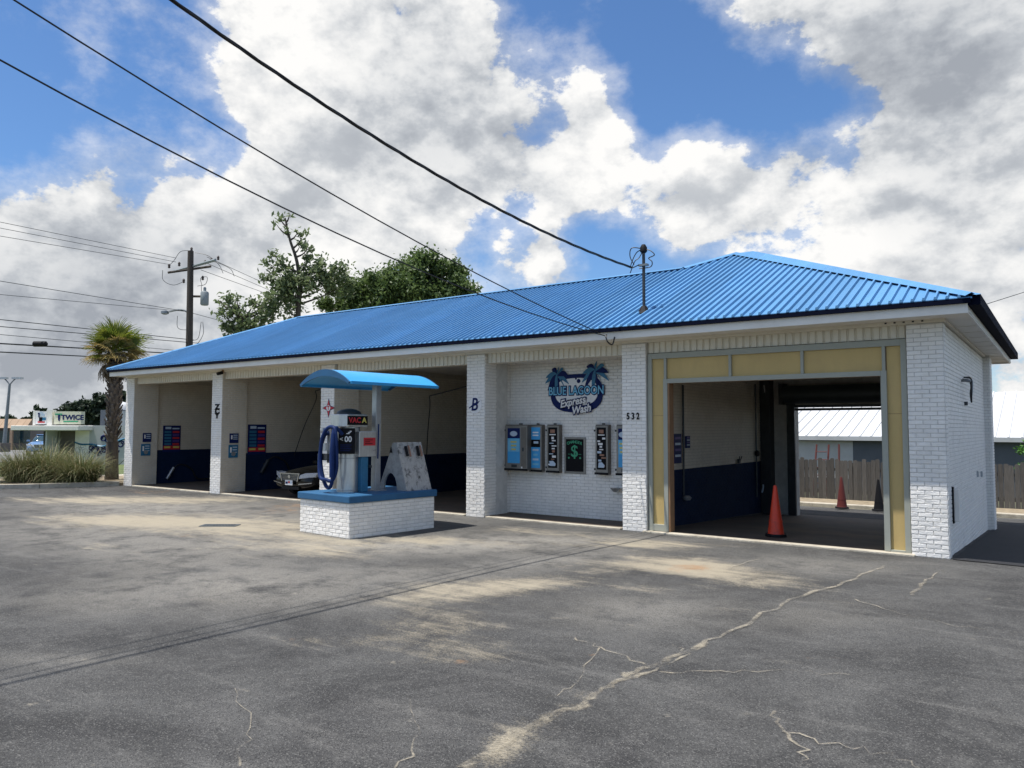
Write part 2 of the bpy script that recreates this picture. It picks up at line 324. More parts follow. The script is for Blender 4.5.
# ------------------------------------------------------------------ helpers
class MB:
    def __init__(s): s.v = []; s.f = []; s.m = []
    def add(s, vs, fs, mi=0):
        o = len(s.v); s.v += [tuple(map(float, v)) for v in vs]; s.f += [tuple(o+i for i in f) for f in fs]; s.m += [mi]*len(fs); return s
    def box(s, a, b, mi=0):
        x0, y0, z0 = a; x1, y1, z1 = b
        return s.add([(x0, y0, z0), (x1, y0, z0), (x1, y1, z0), (x0, y1, z0), (x0, y0, z1), (x1, y0, z1), (x1, y1, z1), (x0, y1, z1)],
                     [(0, 3, 2, 1), (4, 5, 6, 7), (0, 1, 5, 4), (1, 2, 6, 5), (2, 3, 7, 6), (3, 0, 4, 7)], mi)
    def cbox(s, c, d, mi=0): return s.box([c[i]-d[i]/2 for i in range(3)], [c[i]+d[i]/2 for i in range(3)], mi)
    def tube(s, path, r, n=8, mi=0, caps=True):
        path = [Vector(p) for p in path]; rs = r if isinstance(r, (list, tuple)) else [r]*len(path)
        o = len(s.v); T0 = None; up = None
        for i, p in enumerate(path):
            t = (path[min(i+1, len(path)-1)]-path[max(i-1, 0)]).normalized()
            if up is None:
                up = Vector((0, 0, 1)) if abs(t.z) < .9 else Vector((1, 0, 0))
            a = t.cross(up); a = a.normalized() if a.length > 1e-6 else t.orthogonal().normalized()
            up = a.cross(t).normalized()
            for k in range(n):
                w = 2*math.pi*k/n; q = p+(a*math.cos(w)+up*math.sin(w))*rs[i]; s.v.append(tuple(q))
        for i in range(len(path)-1):
            for k in range(n):
                s.f.append((o+i*n+k, o+i*n+(k+1) % n, o+(i+1)*n+(k+1) % n, o+(i+1)*n+k)); s.m.append(mi)
        if caps:
            s.f.append(tuple(o+k for k in reversed(range(n)))); s.m.append(mi)
            s.f.append(tuple(o+(len(path)-1)*n+k for k in range(n))); s.m.append(mi)
        return s
    def lathe(s, prof, c=(0, 0, 0), n=20, mi=0):
        o = len(s.v)
        for r, z in prof:
            for k in range(n):
                w = 2*math.pi*k/n; s.v.append((c[0]+r*math.cos(w), c[1]+r*math.sin(w), c[2]+z))
        for i in range(len(prof)-1):
            for k in range(n):
                s.f.append((o+i*n+k, o+i*n+(k+1) % n, o+(i+1)*n+(k+1) % n, o+(i+1)*n+k)); s.m.append(mi)
        s.f.append(tuple(o+k for k in reversed(range(n)))); s.m.append(mi)
        s.f.append(tuple(o+(len(prof)-1)*n+k for k in range(n))); s.m.append(mi)
        return s
    def prism(s, poly, f0, f1, mi=0):             # poly of 2d points mapped by f0 / f1 to the two end faces
        n = len(poly); a = [f0(*p) for p in poly]; b = [f1(*p) for p in poly]
        return s.add(a+b, [tuple(reversed(range(n))), tuple(range(n, 2*n))]+[(i, (i+1) % n, n+(i+1) % n, n+i) for i in range(n)], mi)
    def build(s, name, mats, parent=None, smooth=False, bevel=0., loc=None, rot=None):
        me = bpy.data.meshes.new(name); me.from_pydata(s.v, [], s.f)
        for mt in (mats if isinstance(mats, (list, tuple)) else [mats]): me.materials.append(M[mt])
        if len(me.materials) > 1: me.polygons.foreach_set('material_index', s.m)
        me.validate(); me.update()
        bm = bmesh.new(); bm.from_mesh(me); bmesh.ops.recalc_face_normals(bm, faces=bm.faces); bm.to_mesh(me); bm.free()
        if smooth: me.shade_smooth(); me.set_sharp_from_angle(angle=R(40))
        o = bpy.data.objects.new(name, me); COL.objects.link(o)
        if parent: o.parent = parent
        if loc is not None: o.location = loc
        if rot is not None: o.rotation_euler = rot
        if bevel:
            md = o.modifiers.new('bevel', 'BEVEL'); md.width = bevel; md.segments = 2; md.limit_method = 'ANGLE'
        return o
def link_mesh(name, me, parent=None, loc=None, rot=None):
    o = bpy.data.objects.new(name, me); COL.objects.link(o)
    if parent: o.parent = parent
    if loc is not None: o.location = loc
    if rot is not None: o.rotation_euler = rot
    return o
def empty(name, loc=(0, 0, 0), rz=0.):
    o = bpy.data.objects.new(name, None); COL.objects.link(o); o.location = loc; o.rotation_euler = (0, 0, rz); o.empty_display_size = .3; return o
def tag(o, label=None, cat=None, group=None, kind=None):
    if label: o['label'] = label
    if cat: o['category'] = cat
    if group: o['group'] = group
    if kind: o['kind'] = kind
    return o
def text_mesh(name, s, size, mat, parent, mtx, ext=.004, sx=1., shear=0., bold=0., align='CENTER'):
    cu = bpy.data.curves.new(name, 'FONT'); cu.body = s; cu.size = size; cu.extrude = ext; cu.align_x = align; cu.align_y = 'CENTER'; cu.shear = shear; cu.offset = bold; cu.resolution_u = 3
    t = bpy.data.objects.new(name, cu); me = bpy.data.meshes.new_from_object(t); bpy.data.objects.remove(t); bpy.data.curves.remove(cu)
    me.materials.append(M[mat]); o = bpy.data.objects.new(name, me); COL.objects.link(o)
    if parent: o.parent = parent
    o.matrix_local = mtx @ Matrix.Diagonal((sx, 1, 1, 1)); return o
def frame(o, x, y):                               # local frame: x along, y up in the plane, z out of it
    x = Vector(x).normalized(); y = Vector(y).normalized(); z = x.cross(y)
    return Matrix(((x.x, y.x, z.x, o[0]), (x.y, y.y, z.y, o[1]), (x.z, y.z, z.z, o[2]), (0, 0, 0, 1)))
FRONT = lambda x, y, z: frame((x, y, z), (1, 0, 0), (0, 0, 1))         # a sheet that faces -Y
EAST = lambda x, y, z: frame((x, y, z), (0, 1, 0), (0, 0, 1))          # a sheet that faces +X
def panel_part(name, parent, mtx, w, h, t, mat, bevel=0.):
    m = MB().box((-w/2, -h/2, 0), (w/2, h/2, t)); o = m.build(name, mat, parent, bevel=bevel); o.matrix_local = mtx; return o

# ------------------------------------------------------------------ ground
MB().add([(-900, -900, -.9), (900, -900, -.9), (900, 900, -.9), (-900, 900, -.9)], [(0, 1, 2, 3)])
gm = MB(); 
# the wide ground: level with the street on the left, dropping behind the building on the right
gx = [-1200, -300, -120, -60, -28, -24.2, -23.8, -7.3, -6.5, 0, 40, 120, 400, 1200]; gy = [-1200, -200, -30, 0, 13.3, 20.9, 22.5, 29.4, 60, 150, 400, 1200]
vs = [(x, y, gz(x, y)-.03-(.25 if (x > -8 and y > 29) else 0)*0) for y in gy for x in gx]
fs = [(j*len(gx)+i, j*len(gx)+i+1, (j+1)*len(gx)+i+1, (j+1)*len(gx)+i) for j in range(len(gy)-1) for i in range(len(gx)-1)]
tag(gm.add(vs, fs).build('ground', 'soil'), kind='structure', label='bare ground and rough grass around the lot')

def proj_np(P):
    V = P-CAM; z = V@fwd; z = np.where(z < .05, .05, z)
    return 512+FPX*(V@rgt)/z, 384-FPX*(V@upv)/z
def make_lot():
    xs = np.concatenate([np.arange(-27.2, -14, .12), np.arange(-14, 3, .06), np.arange(3, 31, 1.5)])
    ys = np.concatenate([np.arange(-24, 1, 1.25), np.arange(1, 14, .06), np.arange(14, 26.6, .4)])
    X, Y = np.meshgrid(xs, ys); k = np.maximum(np.clip((X+7)/.5, 0, 1), np.where(X > -24, np.clip((Y-21)/1.5, 0, 1), 0)); Z = -.045*np.clip(Y-13.35, 0, 16)*k
    Z = Z+.006*np.sin(X*.9+1)*np.cos(Y*.7)*(Y < 13)
    P = np.stack([X, Y, Z], -1).reshape(-1, 3); nx, ny = len(xs), len(ys)
    me = bpy.data.meshes.new('asphalt_lot'); me.vertices.add(nx*ny); me.vertices.foreach_set('co', P.ravel())
    i = np.arange(nx-1)[None]+nx*np.arange(ny-1)[:, None]; q = np.stack([i, i+1, i+nx+1, i+nx], -1).reshape(-1, 4)
    me.loops.add(q.size); me.loops.foreach_set('vertex_index', q.ravel().astype(np.int32)); me.polygons.add(len(q)); me.polygons.foreach_set('loop_start', np.arange(0, q.size, 4).astype(np.int32))
    me.update(calc_edges=True); me.validate()
    u, v = proj_np(P)
    def paint(lst):
        a = np.zeros(len(P))
        for px, py, rx, ry, s, rot in lst:
            c, sn = math.cos(R(rot)), math.sin(R(rot)); du, dv = u-px, v-py
            d = ((du*c+dv*sn)/rx)**2+((-du*sn+dv*c)/ry)**2; a += s*np.exp(-d*1.2)
        return np.clip(a, 0, 1.2)*(P[:, 1] > .8)
    dust = paint([(440, 590, 110, 16, .75, -6), (420, 630, 110, 26, .6, -8), (330, 555, 90, 9, .5, 0), (250, 525, 110, 12, .7, 0), (130, 520, 110, 10, .55, 0), (90, 545, 60, 5, .5, 3), (690, 566, 75, 13, .95, 3), (770, 582, 90, 12, .75, 3),
                  (620, 545, 70, 7, .7, 0), (540, 585, 80, 10, .6, -4), (470, 655, 80, 18, .5, -6), (560, 715, 60, 20, .55, -25), (500, 750, 40, 25, .8, -30), (780, 660, 90, 6, .4, 2), (890, 670, 60, 8, .35, 0), (740, 610, 50, 6, .5, 0),
                  (850, 600, 60, 8, .35, 0), (280, 690, 60, 8, .25, 0), (860, 560, 70, 6, .45, 4), (70, 500, 110, 6, .8, 0), (200, 500, 120, 6, .8, 0), (90, 520, 130, 9, .5, 0), (330, 545, 120, 9, .5, 0), (540, 532, 90, 5, .7, 3), (640, 590, 60, 8, .5, 0), (500, 545, 60, 7, .5, 0), (280, 535, 190, 16, .45, 0), (120, 560, 130, 14, .35, 0), (200, 600, 60, 6, .45, 5), (480, 620, 140, 45, .12, 0), (300, 640, 60, 10, .3, 0), (430, 540, 40, 6, .6, 0), (600, 565, 110, 10, .4, 0), (720, 545, 110, 6, .5, 2)])
    rust = paint([(690, 568, 38, 7, .9, 0), (150, 597, 30, 4, .5, 5), (460, 662, 14, 6, .7, 0), (590, 655, 10, 3, .6, 0), (290, 640, 12, 5, .6, 0), (820, 658, 45, 3, .55, 2), (740, 672, 25, 3, .5, 0), (620, 675, 20, 4, .5, 0),
                  (270, 512, 70, 6, .55, 0), (150, 492, 60, 5, .6, 0), (300, 505, 40, 5, .6, 0), (1010, 600, 20, 4, .4, 0), (10, 640, 16, 4, .5, 0), (200, 535, 60, 6, .5, 0)])
    pale = paint([(180, 560, 160, 22, .6, 4), (120, 600, 140, 20, .45, 0), (330, 600, 120, 16, .4, 0), (640, 610, 100, 20, .5, 0), (560, 560, 90, 9, .6, -5), (820, 615, 90, 18, .3, 0), (60, 660, 80, 8, .4, 0), (150, 507, 140, 9, .9, 0), (330, 545, 160, 10, .7, 0), (560, 540, 120, 8, .8, 0), (800, 565, 120, 9, .6, 3), (420, 575, 120, 12, .5, 0), (230, 585, 120, 14, .5, 0), (100, 530, 180, 18, .6, 0), (320, 520, 160, 12, .6, 0), (450, 548, 120, 10, .6, 0)])
    ca = me.color_attributes.new('wear', 'FLOAT_COLOR', 'POINT'); ca.data.foreach_set('color', np.stack([dust, rust, pale, np.ones(len(P))], -1).astype(np.float32).ravel())
    me.materials.append(M['asphalt']); me.shade_smooth()
    o = bpy.data.objects.new('asphalt_lot', me); COL.objects.link(o); return tag(o, 'worn grey asphalt parking lot with sandy stains', kind='structure')
lot = make_lot()

def crack(pts, w0, w1, name='sand_filled_crack', mat='crack_sand', jit=.028, sub=6):
    P = [gnds(*p) for p in pts]; path = []
    for a, b in zip(P[:-1], P[1:]):
        L_ = np.linalg.norm(b-a)
        for k in range(sub):
            t = k/sub; q = a+(b-a)*t; nrm = np.array([-(b-a)[1], (b-a)[0], 0])/max(L_, 1e-6)
            path.append(q+nrm*random.gauss(0, jit)*(0 if k == 0 else 1))
    w0 *= .95; w1 *= .55
    path.append(P[-1]); n = len(path); v = []; f = []; e = []
    for i, q in enumerate(path):
        t = path[min(i+1, n-1)]-path[max(i-1, 0)]; nr = np.array([-t[1], t[0], 0]); nr /= max(np.linalg.norm(nr), 1e-6)
        w = (w0+(w1-w0)*i/(n-1))*random.uniform(.6, 1.5)
        for s, ed in ((-1, 0.), (-.3, .62), (.3, .62), (1, 0.)):
            p = q+nr*w*s; v.append((p[0], p[1], gz(p[0], p[1])+.012)); e.append(ed)
    for i in range(n-1):
        for k in range(3): f.append((i*4+k, i*4+k+1, i*4+k+5, i*4+k+4))
    m = MB().add(v, f); o = m.build(name, mat, lot); at = o.data.attributes.new('edge', 'FLOAT', 'POINT'); at.data.foreach_set('value', e); o.visible_shadow = True
    return o
crack([(465, 770), (500, 745), (545, 722), (585, 702), (612, 685), (650, 668), (680, 655), (735, 630), (790, 600), (855, 580), (884, 566)], .10, .07)
crack([(612, 685), (655, 672), (690, 655), (672, 645)], .05, .03)
crack([(650, 668), (600, 648), (575, 640), (545, 632)], .035, .02)
crack([(660, 673), (720, 672), (790, 671), (850, 676)], .03, .02)
crack([(912, 596), (925, 583), (945, 571)], .06, .035)
crack([(775, 712), (782, 730), (800, 748), (812, 768)], .03, .02)
crack([(782, 733), (830, 745), (880, 755), (920, 770)], .02, .015)
crack([(600, 648), (570, 690), (545, 700)], .02, .012)
crack([(395, 770), (420, 735), (410, 700)], .018, .012)
crack([(240, 768), (250, 730), (235, 690)], .014, .01)
crack([(855, 600), (900, 615), (960, 628), (1024, 634)], .022, .015)
crack([(730, 570), (768, 556)], .03, .02)

# concrete aprons, bay floors and the rest of the setting
def slab(name, x0, y0, x1, y1, z0, z1, mat, kind='structure', label=None):
    o = MB().box((x0, y0, z0), (x1, y1, z1)).build(name, mat, bevel=.012); return tag(o, label, kind=kind)
Y0 = 13.35
PX = [(-25.75, -25.24), (-20.75, -20.24), (-15.83, -15.32), (-10.90, -10.39), (-7.00, -6.49), (-2.0, -1.49)]
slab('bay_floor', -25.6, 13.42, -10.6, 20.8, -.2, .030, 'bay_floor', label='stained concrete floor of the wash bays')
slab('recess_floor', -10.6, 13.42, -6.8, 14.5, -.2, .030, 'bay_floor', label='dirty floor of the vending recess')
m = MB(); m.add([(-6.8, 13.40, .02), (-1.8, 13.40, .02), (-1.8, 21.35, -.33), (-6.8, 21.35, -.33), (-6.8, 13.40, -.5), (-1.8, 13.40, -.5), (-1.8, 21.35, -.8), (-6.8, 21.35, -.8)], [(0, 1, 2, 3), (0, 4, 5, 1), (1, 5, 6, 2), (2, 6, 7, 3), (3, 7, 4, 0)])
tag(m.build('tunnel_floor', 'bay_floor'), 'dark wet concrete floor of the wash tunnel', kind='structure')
tag(MB().box((-6.55, 13.26, -.2), (-1.95, 13.44, .030)).build('concrete_threshold', 'kerb_concrete', bevel=.01), 'pale concrete strip under the wide doorway', kind='structure')
for k, (a, b) in enumerate(((-25.2, -20.8), (-20.2, -15.9), (-15.3, -10.95), (-10.35, -7.05))):
    tag(MB().box((a, 13.33, -.2), (b, 13.46, .034)).build('concrete_threshold', 'kerb_concrete', bevel=.01), 'pale concrete edge at an open bay', kind='structure')
tag(MB().add([(-1.45, 13.3, .0), (3.4, 12.9, .0), (3.4, 22.2, -.40), (-1.45, 22.6, -.416)], [(0, 1, 2, 3)]).build('asphalt_strip', 'black_asphalt', loc=(0, 0, .012)), 'strip of near-black asphalt along the side wall', kind='structure')  # separate near-black ground sheet laid over the lot beside the side wall

# planting bed with kerb, left of the building
bed = [(-25.8, 13.62), (-25.9, 12.9), (-26.6, 11.2), (-27.6, 9.6), (-29.0, 6.5), (-32, 1), (-38, -6), (-44, -6), (-36, 6), (-31.2, 12.2), (-29.5, 16), (-28.6, 22), (-25.8, 22)]
tag(MB().prism(bed, lambda x, y: (x, y, -.1), lambda x, y: (x, y, .09)).build('planting_bed', 'mulch'), 'mulched planting bed beside the lot', kind='structure')
kp = [(-25.75, 13.2), (-25.95, 12.7), (-26.6, 11.1), (-27.6, 9.45), (-29.0, 6.3), (-32, .8), (-38, -6.2)]
m = MB()
for i in range(len(kp)-1):
    a, b = np.array(kp[i]), np.array(kp[i+1]); d = b-a; nn = np.array([d[1], -d[0]])/np.linalg.norm(d)*.09
    m.add([(*(a+nn*1.6), -.1), (*(b+nn*1.6), -.1), (*(b-nn), -.1), (*(a-nn), -.1), (*(a+nn), .15), (*(b+nn), .15), (*(b-nn), .15), (*(a-nn), .15)], [(0, 1, 5, 4), (1, 2, 6, 5), (2, 3, 7, 6), (3, 0, 4, 7), (4, 5, 6, 7)])
tag(m.build('kerb', 'kerb_concrete'), 'pale concrete kerb edging the planting bed', kind='structure')
A = lambda x, y, z: (x, y, z)
tag(MB().add([(-31.6, 12.6, .03), (-30.0, 16, .03), (-29, 26, .03), (-30.6, 26, .03), (-31.5, 16.4, .03), (-33, 13, .03), (-46, -6, .03), (-44.4, -6, .03)], [(0, 1, 4, 5), (1, 2, 3, 4), (0, 5, 6, 7)]).build('sidewalk', 'kerb_concrete'), 'pale concrete sidewalk beyond the planting bed', kind='structure')
tag(MB().add([(-31, 26, .02), (-31.6, 16.4, .02), (-33, 13, .02), (-46, -6, .02), (-58, 0, .02), (-47, 17.0, .02), (-41, 22, .02), (-38, 30, .02)], [(0, 1, 2, 3, 4, 5, 6, 7)]).build('lawn', 'lawn'), 'mown lawn strip by the street', kind='structure')
tag(MB().add([(-47.5, 17.2, .015), (-58, 0, .015), (-110, 8, .015), (-110, 60, .015), (-70, 60, .015)], [(0, 1, 2, 3, 4)]).build('street', 'road_grey'), 'grey street and parking area across the lawn', kind='structure')
# back lane kerb and verge
tag(MB().box((-30, 26.5, -.75), (30, 26.8, -.47)).build('back_kerb', 'kerb_concrete', bevel=.02), 'pale kerb along the back lane', kind='structure')
tag(MB().box((-30, 26.8, -.8), (30, 29.2, -.53)).build('verge', 'mulch'), 'leafy verge in front of the plank fence', kind='structure')

# ------------------------------------------------------------------ bricks
CH, BL, BH, JT = .0677, .2032, .058, .0095
def brick_verts(L_, d=.008, c=.0035):
    j = lambda s=.0012: random.uniform(-s, s)
    return [(0, 0, 0), (L_, 0, 0), (L_, 0, BH), (0, 0, BH), (c+j(), -d+j(.002), c+j()), (L_-c+j(), -d+j(.002), c+j()), (L_-c+j(), -d+j(.002), BH-c+j()), (c+j(), -d+j(.002), BH-c+j())]
BF = [(4, 5, 6, 7), (0, 1, 5, 4), (1, 2, 6, 5), (2, 3, 7, 6), (3, 0, 4, 7)]
def courses(w, z0, z1, ph=0):
    k = 0; z = z0+JT/2
    while z+BH <= z1+.004:
        x = -((k+ph) % 2)*BL/2
        while x < w-.02:
            a, b = max(x, 0)+(JT/2 if x >= 0 else 0), min(x+BL-JT/2, w)
            if x+BL >= w: b = w
            if b-a > .03: yield a, z, b-a
            x += BL
        z += CH; k += 1
def wall_bricks(mb, O, U, w, z0, z1, mi=0, ph=0, blue=None, bi=2):
    O = Vector(O); U = Vector(U).normalized(); N_ = U.cross(Vector((0, 0, 1)))     # outward
    for a, z, l in courses(w, z0, z1, ph):
        idx = bi if (blue is not None and z < blue) else mi
        mb.add([O+U*(a+p[0])+N_*(-p[1])+Vector((0, 0, z+p[2])) for p in brick_verts(l)], BF, idx)
BCACHE = {}
def brick_mesh(L_, mat):
    key = (round(L_, 2), mat, random.randrange(4))
    if key not in BCACHE:
        me = bpy.data.meshes.new('brick'); me.from_pydata(brick_verts(key[0] if abs(key[0]-L_) > .02 else L_), [], BF); me.materials.append(M[mat]); BCACHE[key] = me
    return BCACHE[key]
def loose_bricks(parent, O, rz, w, z0, z1, mat, ph=0):
    c, s = math.cos(rz), math.sin(rz); n = 0
    for a, z, l in courses(w, z0, z1, ph):
        link_mesh('brick', brick_mesh(l, mat), parent, (O[0]+c*a, O[1]+s*a, z), (0, 0, rz)); n += 1
    return n

# ------------------------------------------------------------------ the car wash
B = tag(empty('car_wash_building', (-13.4, 17, 0)), 'long white brick car wash with blue metal hip roof and open bays', 'building')
B.location = (0, 0, 0)
ZT = 3.60; HD = 3.40; SOF = 3.66
FY, EYF, EXR, EXL = 12.78, 12.70, -1.04, -25.80      # fascia plane, eaves
BKM, BKR = 21.4, 23.3                                # back eaves
YP2 = 14.2
BLZ = 1.17
bw = MB()                                            # all brickwork beyond the picked bricks: white, cream toned by bounce, blue
XW = -1.53                                           # side wall
YB = atX(987.4, 519, XW)[1]; TBY = YB+.1
YB = atX(987.4, 519, XW)[1]
for i, (a, b) in enumerate(PX):
    core = MB().box((a+.001, Y0, -.6 if i > 3 else -.1), (b-.001, YP2 if i < 5 else 13.62, ZT))
    pil = core.build('pillar', 'mortar', B)
    if i == 5:
        loose_bricks(pil, (a, Y0), 0, b-a, 0, ZT, 'white_brick')
        wall_bricks(bw, (b, Y0, 0), (0, 1, 0), .27, -.07, ZT, 0, 1)
    elif i == 4:
        loose_bricks(pil, (a, Y0), 0, b-a, 0, ZT-.6, 'white_brick', 1)
        k0 = int(math.floor((ZT-.6+.004-JT/2-BH)/CH))+1
        wall_bricks(bw, (a, Y0, 0), (1, 0, 0), b-a, k0*CH, ZT, 0, (k0+1) % 2)
    else:
        wall_bricks(bw, (a, Y0, 0), (1, 0, 0), b-a, 0, ZT, 0, i)
    if i < 3: wall_bricks(bw, (b, Y0, 0), (0, 1, 0), YP2-Y0, 0.03, ZT, 1, i+1)
    if i == 3: wall_bricks(bw, (b, Y0, 0), (0, 1, 0), .42, 0.03, ZT, 0, 0)
# walls between bays, recess and tunnel: plain cores, bricks on the faces in view
wm = MB(); wc = MB()
for i in range(4):
    x0, x1 = PX[i][0]+.10, PX[i][1]-.10
    wc.box((x0, YP2-.02, -.1), (x1, 20.7, 3.7))
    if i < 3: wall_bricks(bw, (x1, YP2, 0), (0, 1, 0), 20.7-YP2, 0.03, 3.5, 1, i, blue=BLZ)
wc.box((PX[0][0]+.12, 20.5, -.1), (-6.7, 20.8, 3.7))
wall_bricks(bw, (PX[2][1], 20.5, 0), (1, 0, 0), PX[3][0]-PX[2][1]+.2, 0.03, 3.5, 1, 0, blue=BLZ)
MB().box((-10.6, 14.40, -.1), (-6.9, 14.62, 3.7)).build('recess_wall', 'mortar', B)
wall_bricks(bw, (-10.5, 14.40, 0), (1, 0, 0), 3.55, .03, 3.5, 0, 0)
MB().box((PX[3][1]-.12, 13.77, -.1), (PX[3][1]-.06, 14.4, 3.7)).build('recess_side_wall', 'mortar', B); wall_bricks(bw, (PX[3][1]-.06, 13.77, 0), (0, 1, 0), .63, .03, 3.5, 0, 1)
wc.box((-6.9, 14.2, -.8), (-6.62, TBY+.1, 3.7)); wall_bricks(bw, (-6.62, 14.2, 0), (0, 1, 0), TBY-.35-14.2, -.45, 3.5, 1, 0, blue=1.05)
wall_bricks(bw, (PX[4][1], 13.6, 0), (0, 1, 0), .6, -.05, 3.5, 1, 0)
wm.box((-1.85, 13.62, -.9), (XW, YB+.05, 3.7)); wall_bricks(bw, (XW, 13.62, 0), (0, 1, 0), YB-13.62, -.45, 3.62, 0, 0)
XBP = atY(994.6, 520, YB)[0]; wall_bricks(bw, (XBP, YB, 0), (0, 1, 0), .5, -.45, 3.62, 0, 1); bp_ = MB().box((-1.95, YB, -.9), (XBP, YB+.5, 3.7)).build('pillar', 'mortar', B); wall_bricks(bw, (XW-.02, YB, 0), (1, 0, 0), XBP-XW+.02, -.45, 3.62, 0, 0)
# the outer face of the left end wall and the back
wall_bricks(bw, (PX[0][0]+.10, 20.7, 0), (0, -1, 0), 6.4, 0, 3.5, 0, 0)
wm.build('wall', 'mortar', B); wcb = wc.build('bay_wall', 'bounce_mortar', B)
# blue paint on the joints of the dado
for a_, b_ in [((PX[i][1]-.10, YP2+.001, .0), (PX[i][1]-.10+.0025, 20.49, BLZ)) for i in range(3)]+[((PX[2][1], 20.4965, 0), (PX[3][0], 20.4995, BLZ)), ((-6.62, 14.201, -.5), (-6.6175, TBY-.35, 1.05))]:
    MB().box(a_, b_).build('dado_paint', 'blue_mortar', B)
tag(bw.build('brickwork', ['white_brick', 'bounce_brick', 'blue_brick'], B), kind='stuff')
# tunnel back wall with the roller door
TBY = YB+.1; bx0 = atY(797, 505, TBY)[0]
m = MB().box((-6.9, TBY, -.9), (bx0, TBY+.28, 3.7)).box((-2.2, TBY, -.9), (-1.6, TBY+.28, 3.7)).box((bx0, TBY, 2.58), (-2.2, TBY+.28, 3.7)); m.build('back_wall', 'mortar', B)
rd = MB().tube([(bx0-.25, TBY-.22, 2.86), (-2.1, TBY-.22, 2.86)], .24, 16).build('door_roll', 'roller_steel', B, smooth=True)
MB().box((bx0-.3, TBY-.44, 2.6), (bx0-.2, TBY, 3.15)).build('door_bracket', 'dark_steel', B)
MB().box((bx0-.2, TBY-.09, -.45), (bx0, TBY-.002, 2.66)).build('door_track', 'dark_steel', B)
MB().box((-2.2, TBY-.09, -.45), (-2.05, TBY-.002, 2.66)).build('door_track', 'dark_steel', B)
for k in range(2): MB().box((bx0-.02, TBY-.03-.03*0, 2.52-k*.08), (-2.18, TBY-.004, 2.585-k*.08)).build('door_slat', 'roller_steel', B)
# inner pier seen beside the back door
MB().box((-6.62, TBY-.35, -.5), (-6.35, TBY, 3.6)).build('pier', 'dark_steel', B)
# ceiling and roof
MB().box((-25.6, 13.62, 3.62), (-1.7, 20.7, 3.655)).box((-6.7, 20.7, 3.62), (-1.7, TBY+.1, 3.655)).build('ceiling', 'ceiling_board', B)
# header: vertical vinyl boards over every opening
hb = {}
def header(x0, x1, yf):
    n = max(1, round((x1-x0)/.125)); w = (x1-x0)/n
    key = (round(w, 4))
    if key not in hb:
        m_ = MB(); g_ = .011
        m_.add([(g_, 0, 0), (w-g_, 0, 0), (w-g_, 0, .215), (g_, 0, .215), (g_+.012, -.022, 0), (w-g_-.012, -.022, 0), (w-g_-.012, -.022, .215), (g_+.012, -.022, .215)], [(4, 5, 6, 7), (0, 1, 5, 4), (1, 2, 6, 5), (2, 3, 7, 6), (3, 0, 4, 7)])
        me = bpy.data.meshes.new('header_board'); me.from_pydata(m_.v, [], m_.f); me.materials.append(M['cream_vinyl']); hb[key] = me
    for k in range(n): link_mesh('header_board', hb[key], hdr, (x0+k*w, yf, HD))
hdr = MB()
for i in range(5): hdr.box((PX[i][1]-.02, 13.452, HD), (PX[i+1][0]+.02, 13.72, 3.66))
hdr = hdr.build('header', 'cream_vinyl', B)
for i in range(5): header(PX[i][1]+.008, PX[i+1][0]-.008, 13.45)
# soffit, frieze, fascia
m = MB().box((EXL+.1, FY+.02, SOF), (EXR-.1, Y0+.35, SOF+.02)).box((XW-.1, FY+.02, SOF+.001), (EXR-.05, BKR-.12, SOF+.021)).box((EXL+.1, Y0, SOF+.001), (PX[0][0]+.3, BKM-.1, SOF+.021)).box((-25.8, 20.6, SOF+.002), (-6.0, BKM-.1, SOF+.022)).box((-11.5, 20.8, SOF+.003), (EXR-.1, BKR-.1, SOF+.023))
sf = m.build('soffit', 'soffit_vinyl', B)
m = MB()
k = 0; y = 14.6
while y < 23:
    MB().box((XW+.03, y, SOF-.006), (EXR-.1, y+.035, SOF-.0005)).build('soffit_joint', 'soffit_vinyl', sf); y += .92
MB().box((PX[0][0]-.03, Y0-.02, 3.605), (PX[5][1]+.03, Y0+.12, SOF-.001)).box((PX[5][1]-.03+.0, Y0+.12, 3.625), (PX[5][1]+.028, YB+.5, SOF-.001)).build('frieze', 'cream_vinyl', B)
m = MB()
m.box((EXL+.06, FY-.02, SOF-.02), (EXR-.06, FY+.018, SOF+.135)).box((EXR-.10, FY+.018, SOF-.02), (EXR-.06, BKR-.06, SOF+.135)).box((EXL+.06, FY+.018, SOF-.02), (EXL+.10, BKM-.06, SOF+.135))
m.box((EXL+.10, BKM-.1, SOF-.02), (-11, BKM-.06, SOF+.135)).box((-11.6, BKR-.1, SOF-.02), (EXR-.1, BKR-.06, SOF+.135))
m.build('fascia', 'white_trim', B)
ZE = SOF+.20
m = MB(); e1 = SOF+.118
m.box((EXL+.02, EYF-.005, e1), (EXR-.02, FY-.021, ZE-.012)).box((EXR-.058, FY-.02, e1-.03), (EXR+.10, BKR-.02, ZE+.045)).box((EXL-.005, FY-.02, e1), (EXL+.058, BKM-.02, ZE-.012)).box((EXL, BKM-.058, e1), (-11.3, BKM, ZE-.012)).box((-11.6, BKR-.058, e1), (EXR, BKR, ZE-.012))
m.build('drip_edge', 'navy_trim', B)
